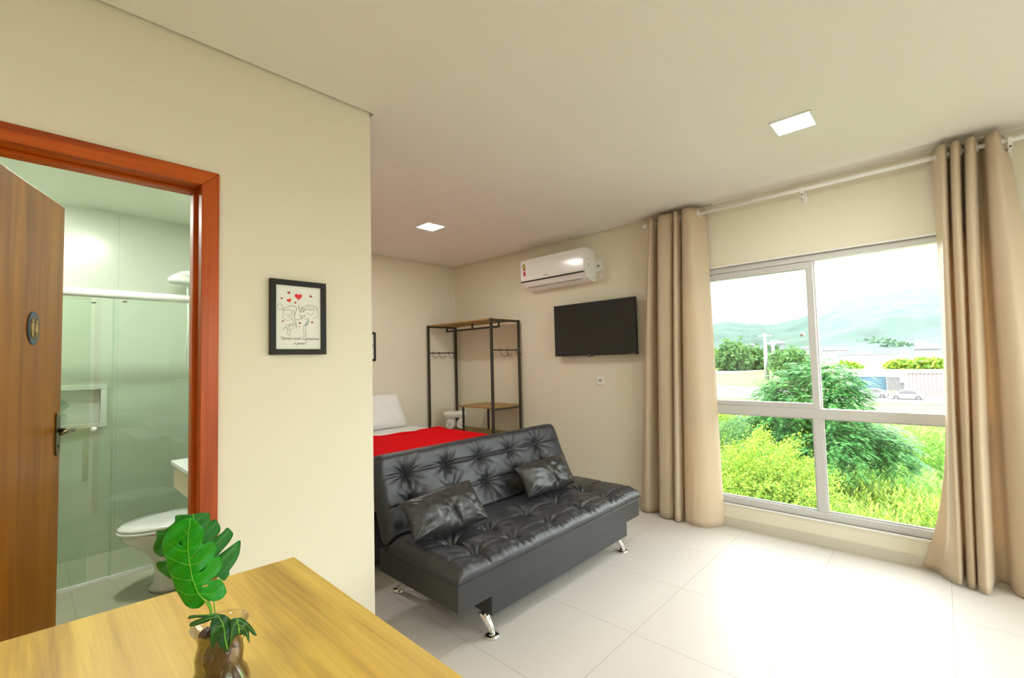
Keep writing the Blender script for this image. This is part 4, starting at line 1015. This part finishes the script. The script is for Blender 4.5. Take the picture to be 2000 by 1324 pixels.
mb = MB(); mb.add([(-60, -120, G+.05), (60, -120, G+.05), (60, -3.2, G+.05), (-60, -3.2, G+.05)], [(0, 1, 2, 3)]); struct(mb, 'ground_added_yard', M_dirt)  # unseen pale ground, added so the balcony opening bounces no green light
mb = MB(); mb.add([(W+1.5, -900, G), (W+1.5, 1500, G), (3200, 3200, G), (3200, -2600, G)], [(0, 1, 2, 3)]); struct(mb, 'ground_meadow', M_ground)
def patch(name, pts, m, z):
    mb = MB(); mb.add([at(x, y, 'z', G+z) for x, y in pts], [tuple(range(len(pts)))]); struct(mb, name, m)
patch('dirt_road', [(1300, 752), (1420, 752), (1500, 757), (1600, 772), (1700, 774), (1900, 776), (1900, 791), (1760, 789), (1640, 784), (1560, 782), (1470, 778), (1300, 776)], M_dirt, .05)
patch('dirt_lot', [(1640, 724), (1900, 722), (1900, 762), (1650, 762)], M_dirt, .04)
patch('dry_field', [(1300, 724), (1560, 722), (1640, 726), (1640, 762), (1500, 752), (1300, 748)], M_dry, .03)
patch('far_road', [(1300, 722), (1410, 724), (1450, 721), (1560, 716), (1560, 719), (1450, 727), (1300, 736)], M_dirt, .06)

def leaves_np(P0, D, U, L, Wd):
    """quads: centre, long axis, cross axis"""
    n = len(P0); a = D*L[:, None]*.5; b = U*Wd[:, None]*.5
    V = np.stack([P0-a, P0-b*.9, P0+a, P0+b*.9], 1).reshape(-1, 3)
    return V, np.arange(n*4).reshape(-1, 4)
def rdirs(n, zb=0.0):
    v = npr.normal(size=(n, 3)); v[:, 2] += zb; return v/np.linalg.norm(v, axis=1)[:, None]
def mesh_np(name, V, F, m, parent=None):
    me = bpy.data.meshes.new(name); o_ = np.array(parent['_o'] if parent is not None else (0, 0, 0))
    V = V-o_; me.vertices.add(len(V)); me.vertices.foreach_set('co', V.astype(np.float32).ravel())
    k = F.shape[1]; me.loops.add(F.size); me.loops.foreach_set('vertex_index', F.astype(np.int32).ravel())
    me.polygons.add(len(F)); me.polygons.foreach_set('loop_start', np.arange(0, F.size, k, dtype=np.int32)); me.polygons.foreach_set('loop_total', np.full(len(F), k, dtype=np.int32))
    me.update(calc_edges=True); me.validate(); return link(name, me, m, parent)
def blob(c, r, n, ll, lw):
    """leaves in the outer part of an ellipsoid"""
    d = rdirs(n); rr = npr.uniform(.55, 1.0, n)**.6*(1+.18*np.sin(d[:, 0]*7+c[1])*np.sin(d[:, 2]*6+c[0]))
    lump = 1+.22*np.sin(d[:, 1]*9+c[2]*3+d[:, 2]*5)+.16*np.sin(d[:, 0]*17+d[:, 1]*13+c[1])
    P0 = np.array(c)+d*(rr*lump)[:, None]*np.array(r)
    D = rdirs(n, .3); U = np.cross(D, rdirs(n)); U /= np.linalg.norm(U, axis=1)[:, None]+1e-6
    return leaves_np(P0, D, U, npr.uniform(.6, 1.3, n)*ll, npr.uniform(.6, 1.2, n)*lw)
def merge(parts):
    V = []; F = []; o = 0
    for v, f in parts: V.append(v); F.append(f+o); o += len(v)
    return np.concatenate(V), np.concatenate(F)
def px_per(X): return X/FPX*1.38
def tree(name, blobs, X, label, cat, m, nleaf, group=None, trunk=True, flat=1.0, ll=None, zb=None):
    """blobs: (px, py, radius px) outlines measured in the photograph, placed at distance X"""
    cs = [(at(x, y, 'x', X+dx), r) for (x, y, r, dx) in blobs]
    base = cs[0][0]; t = thing(name, label, cat, (base.x, base.y, G), group)
    tot = sum(r*r for _, r in cs); s_ = px_per(X); parts = []
    for c_, r in cs:
        n = max(40, int(nleaf*r*r/tot)); R_ = r*s_
        parts.append(blob((c_.x, c_.y, max(c_.z, G+R_*.5)), (R_*.9, R_*.9, R_*flat*.8), n, (ll or s_*7), (ll or s_*7)*.5))
    V, F = merge(parts); mesh_np('crown', V, F, m, t)
    if trunk:
        mb = MB(); mb.tube([(base.x, base.y, G), (base.x+.2, base.y, (G+base.z)/2), (base.x, base.y, base.z)], [s_*4, s_*3, s_*1.5], 10); mb.build('trunk', M_trunk, t, smooth=True)
    return t
def fronds(c, R_, n, L, m_leaf=11, droop=.5):
    """feather leaves: a curved rachis with paired leaflets"""
    d = rdirs(n, .35); P0 = np.array(c)+d*(npr.uniform(.25, .95, n)[:, None])*np.array(R_)
    out = d.copy(); out[:, 2] *= .35; out += npr.normal(scale=.35, size=(n, 3)); out[:, 2] = np.clip(out[:, 2], -.5, .35); out /= np.linalg.norm(out, axis=1)[:, None]
    sd = np.cross(out, np.array([0, 0, 1.])); sd /= np.linalg.norm(sd, axis=1)[:, None]+1e-6
    parts = []
    Ln = L*npr.uniform(.6, 1.25, n)
    for k in range(m_leaf):
        q_ = (k+1)/m_leaf; p_ = P0+out*(Ln*q_)[:, None]; p_[:, 2] -= droop*Ln*q_*q_
        w_ = .34*L*math.sin(PI*(.12+.80*q_))
        for s_ in (1, -1):
            D = sd*s_*.92+out*.4; D[:, 2] -= .25; D /= np.linalg.norm(D, axis=1)[:, None]
            U = np.cross(D, np.array([0, 0, 1.])); U += npr.normal(scale=.2, size=U.shape); U /= np.linalg.norm(U, axis=1)[:, None]
            parts.append(leaves_np(p_+D*w_*.5, D, U, np.full(n, w_), np.full(n, w_*.36)))
    return merge(parts)
# the big feathery tree in front of the window
XT = 27.0
t_c = at(1600, 800, 'x', XT)
t = thing('feathery_tree', 'large dark green feathery tree in the middle of the window view', 'tree', (t_c.x, t_c.y, G))
parts = []; s_ = px_per(XT)
for (x, y, r, dx) in ((1538, 765, 42, 0), (1590, 735, 42, 1), (1628, 738, 36, 0), (1600, 800, 62, 0), (1530, 808, 46, -1), (1648, 845, 58, 0), (1610, 880, 56, -1), (1490, 826, 34, 0), (1700, 870, 50, 1), (1745, 890, 38, 1), (1560, 850, 48, 1), (1505, 762, 26, 1), (1655, 770, 28, 0), (1470, 840, 28, -1)):
    c_ = at(x, y, 'x', XT+dx); R_ = r*s_; parts.append(fronds((c_.x, c_.y, c_.z), (R_*.8, R_*.8, R_*.6), int(r*r/8), .75, 12))
V, F = merge(parts); mesh_np('crown', V, F, M_tree, t)
mb = MB(); mb.tube([(t_c.x, t_c.y, G), (t_c.x+.1, t_c.y-.1, G+2.5), (t_c.x, t_c.y, t_c.z+.5)], [.22, .17, .08], 12)
for (x, y) in ((1538, 765), (1628, 738), (1700, 870), (1490, 826)): c_ = at(x, y, 'x', XT); mb.tube([(t_c.x, t_c.y, G+2.5), ((t_c.x+c_.x)/2, (t_c.y+c_.y)/2, (G+2.5+c_.z)/2+.3), c_], [.10, .07, .03], 8)
mb.build('trunk', M_trunk, t, smooth=True)
# bushes below the window
tree('bush', [(1490, 925, 62, 0), (1440, 945, 48, 0), (1545, 950, 50, 0), (1500, 985, 60, -1), (1570, 990, 40, -1), (1440, 985, 45, -1)], 19.5, 'big domed yellow-green bush in the lower left window pane', 'bush', M_bush, 60000, 'bushes below the window', False, 1.0, .10)
tree('bush', [(1425, 855, 32, 0), (1400, 870, 30, 0)], 23.5, 'small blue-green bush at the left edge of the window', 'bush', M_treeb, 12000, 'bushes below the window', False, 1.0, .10)
tree('bush', [(1415, 828, 26, 0), (1450, 822, 20, 1)], 31, 'low yellowish bush behind the blue-green bush', 'bush', M_bush, 3000, 'bushes below the window', False, .8, .2)
tree('bush', [(1790, 865, 30, 0), (1820, 880, 24, 0)], 36, 'pale low shrub in the meadow at the right of the window', 'bush', M_mgrass, 2500, 'bushes below the window', False, .7, .22)
# tall weeds and meadow, nobody could count them
def weeds(name, x0, x1, ya_, yb_, n, hgt, m, label, ll):
    X = npr.uniform(x0, x1, n); k = npr.uniform(0, 1, n); Y = (ya_+(yb_-ya_)*k)*X
    h = hgt*npr.uniform(.5, 1.15, n)*(1+.3*np.sin(X*.9)*np.cos(Y*1.3)); parts = []
    lean = npr.normal(scale=.16, size=(n, 2))
    for q_ in np.linspace(.12, 1.0, 7):
        p_ = np.stack([X+lean[:, 0]*h*q_, Y+lean[:, 1]*h*q_, G+h*q_], 1); a_ = npr.uniform(0, 2*PI, n)
        D = np.stack([np.cos(a_)*.7, np.sin(a_)*.7, np.full(n, .75)], 1); D /= np.linalg.norm(D, axis=1)[:, None]
        U = np.cross(D, np.stack([-np.sin(a_), np.cos(a_), np.zeros(n)], 1)); U = np.cross(D, U)
        L_ = ll*(1.15-q_*.6)*npr.uniform(.7, 1.3, n)
        parts.append(leaves_np(p_+D*L_[:, None]*.4, D, U, L_, L_*.26))
    V, F = merge(parts); o = mesh_np(name, V, F, m); tag(o, label, 'weeds', None, 'stuff')
weeds('tall_weeds', 15.5, 27, -.04, .55, 9000, 1.5, M_wgrass, 'tall yellow-green weeds growing right below the window', .42)
weeds('meadow_grass', 27, 62, -.04, .50, 9000, .75, M_mgrass, 'bright green meadow grass beyond the weeds', .55)
# middle distance trees
def gx(px_c, py_b): return at(px_c, py_b, 'z', G).x
def ftree(bl, pyb, label, m, n=2600, group='trees in the distance'):
    X = gx(bl[0][0], pyb); tree('distant_tree', [(*b_, 0) for b_ in bl], X, label, 'tree', m, n, group)
ftree([(1432, 690, 20), (1420, 705, 18), (1445, 705, 18)], 724, 'round green tree left of the thin utility pole', M_treeb)
ftree([(1470, 698, 15), (1460, 708, 14), (1482, 706, 13)], 722, 'green tree between the two utility poles', M_treeb)
ftree([(1505, 696, 14), (1520, 702, 14)], 720, 'dull green tree right of the tall utility pole', M_treed)
ftree([(1545, 706, 20), (1530, 716, 16), (1560, 722, 20)], 742, 'light green tree at the left edge of the feathery tree', M_treeb)
ftree([(1628, 672, 9), (1636, 676, 8)], 690, 'small tree beside the window post at the foot of the hill', M_treeb, 900)
for i_, (x, y, r, lb) in enumerate(((1660, 676, 10, 'leftmost tree of the dark row at the foot of the hill'), (1680, 674, 10, 'second tree of the dark row at the foot of the hill'), (1700, 672, 11, 'third tree of the dark row, tallest, at the foot of the hill'), (1722, 673, 10, 'fourth tree of the dark row at the foot of the hill'), (1745, 674, 10, 'fifth tree of the dark row at the foot of the hill'), (1768, 678, 8, 'rightmost tree of the dark row, left of the hipped roof house'))):
    ftree([(x, y+4, r), (x-9, y+9, r*.8), (x+9, y+8, r*.8), (x-6, y+15, r*.8), (x+6, y+15, r*.8)], 694, lb, M_treed, 900)
ftree([(1395, 694, 9), (1388, 700, 8)], 716, 'yellowish tree at the left edge of the window', M_bush, 900)
for (x, y, r, lb) in ((1760, 712, 9, 'low green bush left of the parked van'), (1800, 711, 9, 'low green bush right of the parked van'), (1828, 711, 9, 'low green bush nearest the right curtain'), (1655, 722, 7, 'low yellowish bush behind the feathery tree')):
    X = gx(x, 720); tree('hedge_bush', [(x, y, r*.8, 0), (x-12, y+3, r*.7, 0), (x+12, y+3, r*.7, 0), (x-22, y+5, r*.5, 0), (x+22, y+5, r*.5, 0)], X, lb, 'bush', M_bush, 900, 'low bushes on the far bank', False)
# utility poles
def upole(px_c, pyb, pyt, label, arms):
    b_ = at(px_c, pyb, 'z', G); X = b_.x; tp = at(px_c-2, pyt, 'x', X); s_ = px_per(X)
    t = thing('utility_pole', label, 'pole', (b_.x, b_.y, G), 'concrete utility poles')
    mb = MB(); mb.tube([(b_.x, b_.y, G), (b_.x, b_.y, tp.z)], [s_*3.0, s_*1.6], 12); mb.build('pole', M_pole, t, smooth=True)
    for z_, w_ in arms:
        mb = MB(); z1 = tp.z-s_*z_; mb.box((X-s_*.5, b_.y-s_*w_, z1-s_*.7), (X+s_*.5, b_.y+s_*w_, z1+s_*.3))
        co = mb.build('crossarm', M_pole, t)
        for q_ in (-.9, -.3, .3, .9): child(MB().lathe((X, b_.y+s_*w_*q_, z1), [(s_*.4, s_*.3), (s_*.6, s_*1.0), (0, s_*1.9)], 8), 'insulator', M_grey, co)
upole(1498, 741, 651, 'tall pale utility pole with crossarm in the left window half', [(3, 8)])
upole(1449, 724, 675, 'thin pale utility pole left of the tall one', [(3, 5), (8, 5)])
upole(1512, 722, 668, 'short pale utility pole just right of the tall one', [(2, 4)])
# buildings
def house(px0, px1, pyt, pyb, label, m, roof=None, wins=(), depth=.8, cat='house', roofm=None, xadj=0, block=None):
    X = gx((px0+px1)/2, pyb)+xadj; a_ = at(px1, pyb, 'x', X); b_ = at(px0, pyb, 'x', X); y0_, y1_ = a_.y, b_.y
    zt = at((px0+px1)/2, pyt, 'x', X).z; D_ = (y1_-y0_)*depth
    t = thing('house' if cat == 'house' else cat.replace(' ', '_'), label, cat, (X, (y0_+y1_)/2, G))
    MB().box((X, y0_, G), (X+D_, y1_, zt)).build('wall', m, t)
    if roof:
        zr = at((px0+px1)/2, roof, 'x', X).z; o_ = (y1_-y0_)*.08; my, mx_ = (y0_+y1_)/2, X+D_/2
        mb = MB(); mb.add([(X-o_, y0_-o_, zt), (X-o_, y1_+o_, zt), (X+D_+o_, y1_+o_, zt), (X+D_+o_, y0_-o_, zt), (mx_, my-(y1_-y0_)*.25, zr), (mx_, my+(y1_-y0_)*.25, zr)], [(0, 1, 5, 4), (1, 2, 5), (2, 3, 4, 5), (3, 0, 4), (0, 3, 2, 1)]); mb.build('roof', roofm or M_hr, t)
    else: MB().box((X-.2, y0_-.2, zt), (X+D_+.2, y1_+.2, zt+.25)).build('roof', roofm or M_hr, t)
    if block:
        q0, q1, qt = block; A_ = at(q1, pyt, 'x', X); B_ = at(q0, pyt, 'x', X); MB().box((X+D_*.3, A_.y, zt), (X+D_*.9, B_.y, at(q0, qt, 'x', X).z)).build('upper_storey', m, t)
    for (wx0, wy0_, wx1, wy1_) in wins:
        A_ = at(wx1, wy1_, 'x', X); B_ = at(wx0, wy0_, 'x', X); MB().box((X-.12, A_.y, A_.z), (X-.005, B_.y, B_.z)).build('window', M_grey, t)
    return t
house(1787, 1838, 681, 699, 'white two-storey house with hipped roof at the right of the window', M_hw, 670, ((1790, 695, 1796, 698), (1799, 695, 1808, 698.5), (1812, 694, 1820, 698.5), (1824, 694, 1834, 698.5), (1803, 684.5, 1805, 687)), .8, block=(1788, 1810, 664))
house(1752, 1776, 689, 704, 'small white house left of the hipped roof house', M_hw, None, ((1758, 687.8+2, 1762, 691.5),), .8, block=(1756, 1773, 684))
house(1640, 1745, 693, 709, 'long low white warehouse behind the dirt lot', M_hw, None, ((1660, 702, 1669, 703.6), (1675, 701, 1678, 704)), .4, block=(1672, 1697, 686))
house(1551, 1586, 682, 706, 'stepped white building left of the window post', M_hw, None, ((1571, 688, 1574, 690), (1578, 694, 1581, 697), (1566, 695, 1569, 698)), .8, block=(1562, 1584, 676))
house(1606, 1632, 684, 703, 'white house just right of the window post', M_hw, 678, ((1622, 690, 1625, 693),))
house(1450, 1475, 674, 700, 'white house top beyond the trees, left of the tall pole', M_hw, 671)
house(1498, 1530, 671, 700, 'white house top beyond the trees, right of the tall pole', M_hw, 665, (), .8, block=(1502, 1511, 664))
house(1383, 1404, 706, 716, 'low house with reddish roof at the left edge of the window', M_red_r, 694, (), .8, roofm=M_red_r)
house(1634, 1655, 684, 697, 'tiny cream house at the foot of the hill', M_tank, 680)
# shipping container, wall, vehicles
def container(px0, px1, pyt, pyb, label, m, name='shipping_container', cat='container', ribs=26):
    X = gx((px0+px1)/2, pyb); a_ = at(px1, pyb, 'x', X); b_ = at(px0, pyb, 'x', X); zt = at((px0+px1)/2, pyt, 'x', X).z; y0_, y1_ = a_.y, b_.y
    t = thing(name, label, cat, (X, (y0_+y1_)/2, G)); mb = MB(); n = ribs*4; poly = []
    for k in range(n+1):
        y_ = y0_+(y1_-y0_)*k/n; poly.append((X+(.0 if (k//2) % 2 else .12), y_))
    poly += [(X+2.4, y1_), (X+2.4, y0_)]
    mb.prism(poly, zt-G-.2, lambda u, v, w: (u, v, G+.1+w)); mb.build('corrugated_body', m, t)
    mb = MB(); mb.box((X-.04, y0_-.05, zt-.1), (X+2.45, y1_+.05, zt)); mb.box((X-.04, y0_-.05, G), (X+2.45, y1_+.05, G+.15)); mb.build('frame', m, t); return t, X, y0_, y1_, zt
container(1664, 1731, 735, 762, 'blue corrugated shipping container behind the parked cars', M_cont)
tc_ = container(1733, 1768, 736, 764, 'white site cabin with a dark window beside the blue container', M_hw, 'site_cabin', 'cabin', 12)
A_ = at(1768, 748, 'x', tc_[1]); B_ = at(1757, 737, 'x', tc_[1]); MB().box((tc_[1]-.15, A_.y, A_.z), (tc_[1]-.01, B_.y, B_.z)).build('window', M_grey, tc_[0])
container(1772, 1850, 728, 776, 'tall pale cladding wall at the right of the parked cars', M_tank, 'cladding_wall', 'wall', 10)
def car(px_c, py_b, label, L=4.25, flip=1):
    b_ = at(px_c, py_b, 'z', G); t = thing('car', label, 'car', (b_.x, b_.y, G), 'silver cars parked on the dirt road')
    x0_, w_ = b_.x, 1.7
    side = [(-2.12, .30), (-2.15, .62), (-2.02, .86), (-1.55, .95), (-1.15, 1.02), (-.62, 1.40), (-.1, 1.47), (.75, 1.45), (1.35, 1.12), (1.95, 1.02), (2.12, .85), (2.14, .45), (2.05, .28)]
    k = L/4.25
    def cf(u, v, w): return (x0_+w, b_.y+u*k*flip, G+v)
    # body narrowing above the belt line
    mb = MB(); n = len(side)
    def ring(w, inn): return [cf(u*(1-.03*(inn > 0)), v, w+(inn if v > 1.0 else 0)) for u, v in side]
    R1, R2 = ring(0, .16), ring(w_, -.16)
    mb.add(R1+R2, [tuple(range(n)), tuple(range(2*n-1, n-1, -1))]+[(i, n+i, n+(i+1) % n, (i+1) % n) for i in range(n)]); mb.build('body', M_car, t, bevel=.04)
    for q_ in ([(-1.05, 1.02), (-.60, 1.36), (-.14, 1.42), (-.14, 1.02)], [(-.06, 1.02), (-.06, 1.42), (.70, 1.40), (1.18, 1.10), (1.1, 1.02)]):
        mb = MB(); mb.prism(q_, .05, lambda u, v, w: cf(u, v, .125-w*1.0+(.0))); mb.build('side_window', M_carg, t)
    for u in (-1.32, 1.30):
        for w in (-.02, w_-.18):
            c_ = cf(u, .31, w); mb = MB(); mb.tube([(c_[0], c_[1], c_[2]), (c_[0]+.20, c_[1], c_[2])], .31, 24); wo = mb.build('wheel', M_tyre, t, smooth=False)
            if w < 0: child(MB().tube([(c_[0]-.012, c_[1], c_[2]), (c_[0]+.01, c_[1], c_[2])], .20, 20), 'hubcap', M_hub, wo)
    for u in (-2.10, 2.08): mb = MB(); c_ = cf(u, .72, .10); mb.box((c_[0], c_[1]-.06, c_[2]), (c_[0]+.30, c_[1]+.06, c_[2]+.14)); mb.build('lamp', M_hub, t)
car(1702, 777, 'silver car parked in front of the blue container, left of the two', 4.4, -1)
car(1772, 781, 'silver hatchback parked nearer the right curtain', 4.1, -1)
b_ = at(1778, 713, 'z', G); t = thing('van', 'white pickup van parked on the far green bank', 'van', (b_.x, b_.y, G)); s_ = px_per(b_.x)
MB().box((b_.x, b_.y-s_*9, G+s_*1.5), (b_.x+s_*6, b_.y+s_*3, G+s_*4.5)).build('body', M_hw, t, bevel=s_*.5)
MB().box((b_.x, b_.y+s_*3.05, G+s_*1.5), (b_.x+s_*6, b_.y+s_*9, G+s_*7)).build('cabin', M_carg, t, bevel=s_*.8)
for q_ in (-6, 6): MB().tube([(b_.x-s_*.2, b_.y+s_*q_, G+s_*1.6), (b_.x+s_*1, b_.y+s_*q_, G+s_*1.6)], s_*1.6, 14).build('wheel', M_tyre, t)
# hills
ridge = [(1200, 655), (1300, 650), (1387, 634), (1415, 627), (1460, 632), (1510, 634), (1560, 622), (1600, 607), (1647, 587), (1697, 576), (1735, 574), (1765, 566), (1830, 556), (1900, 548), (2000, 560), (2200, 600), (2400, 640)]
mb = MB(); cols = np.arange(1200, 2400, 6.0); rows = 40; vs = []; fs = []
for c_ in cols:
    ry = float(np.interp(c_, [r_[0] for r_ in ridge], [r_[1] for r_ in ridge])); top_ = at(c_, ry, 'x', 2300)
    for j in range(rows+1):
        q_ = j/rows; X = 800+(2300-800)*q_; Y = top_.y*X/2300
        nz_ = noise.fractal(Vector((X*.004, Y*.004, 0)), 1.0, 2.1, 5)
        fz = noise.noise(Vector((X*.05, Y*.05, 4)))*8
        z = G+(top_.z-G)*(q_**1.25)+nz_*60*q_*(1-q_)*1.6+fz*(.3+.5*q_)*min(1, q_*6)
        vs.append((X, Y, z))
for i in range(len(cols)-1):
    for j in range(rows): a_ = i*(rows+1)+j; fs.append((a_, a_+1, a_+rows+2, a_+rows+1))
mb.add(vs, fs); struct(mb, 'ground_hills', M_hill, smooth=True)
# damp haze over the valley: a real scattering volume
HAZE = 3.4e-5
m = bpy.data.materials.new('valley_haze'); m.use_nodes = True; n = m.node_tree
for x in list(n.nodes): n.nodes.remove(x)
o_ = n.nodes.new('ShaderNodeOutputMaterial'); v_ = n.nodes.new('ShaderNodeVolumeScatter'); v_.inputs['Density'].default_value = HAZE; v_.inputs['Color'].default_value = (.52, .76, 1, 1)
n.links.new(v_.outputs[0], o_.inputs['Volume'])
mb = MB(); mb.add([(110, -250, G-1), (110, 500, G-1), (2700, 2600, G-1), (2700, -1500, G-1), (110, -250, 420), (110, 500, 420), (2700, 2600, 420), (2700, -1500, 420)], [(0, 3, 2, 1), (4, 5, 6, 7), (0, 1, 5, 4), (1, 2, 6, 5), (2, 3, 7, 6), (3, 0, 4, 7)])
hz = mb.build('haze', m); tag(hz, 'pale damp haze lying over the valley and hills', 'haze', None, 'stuff')
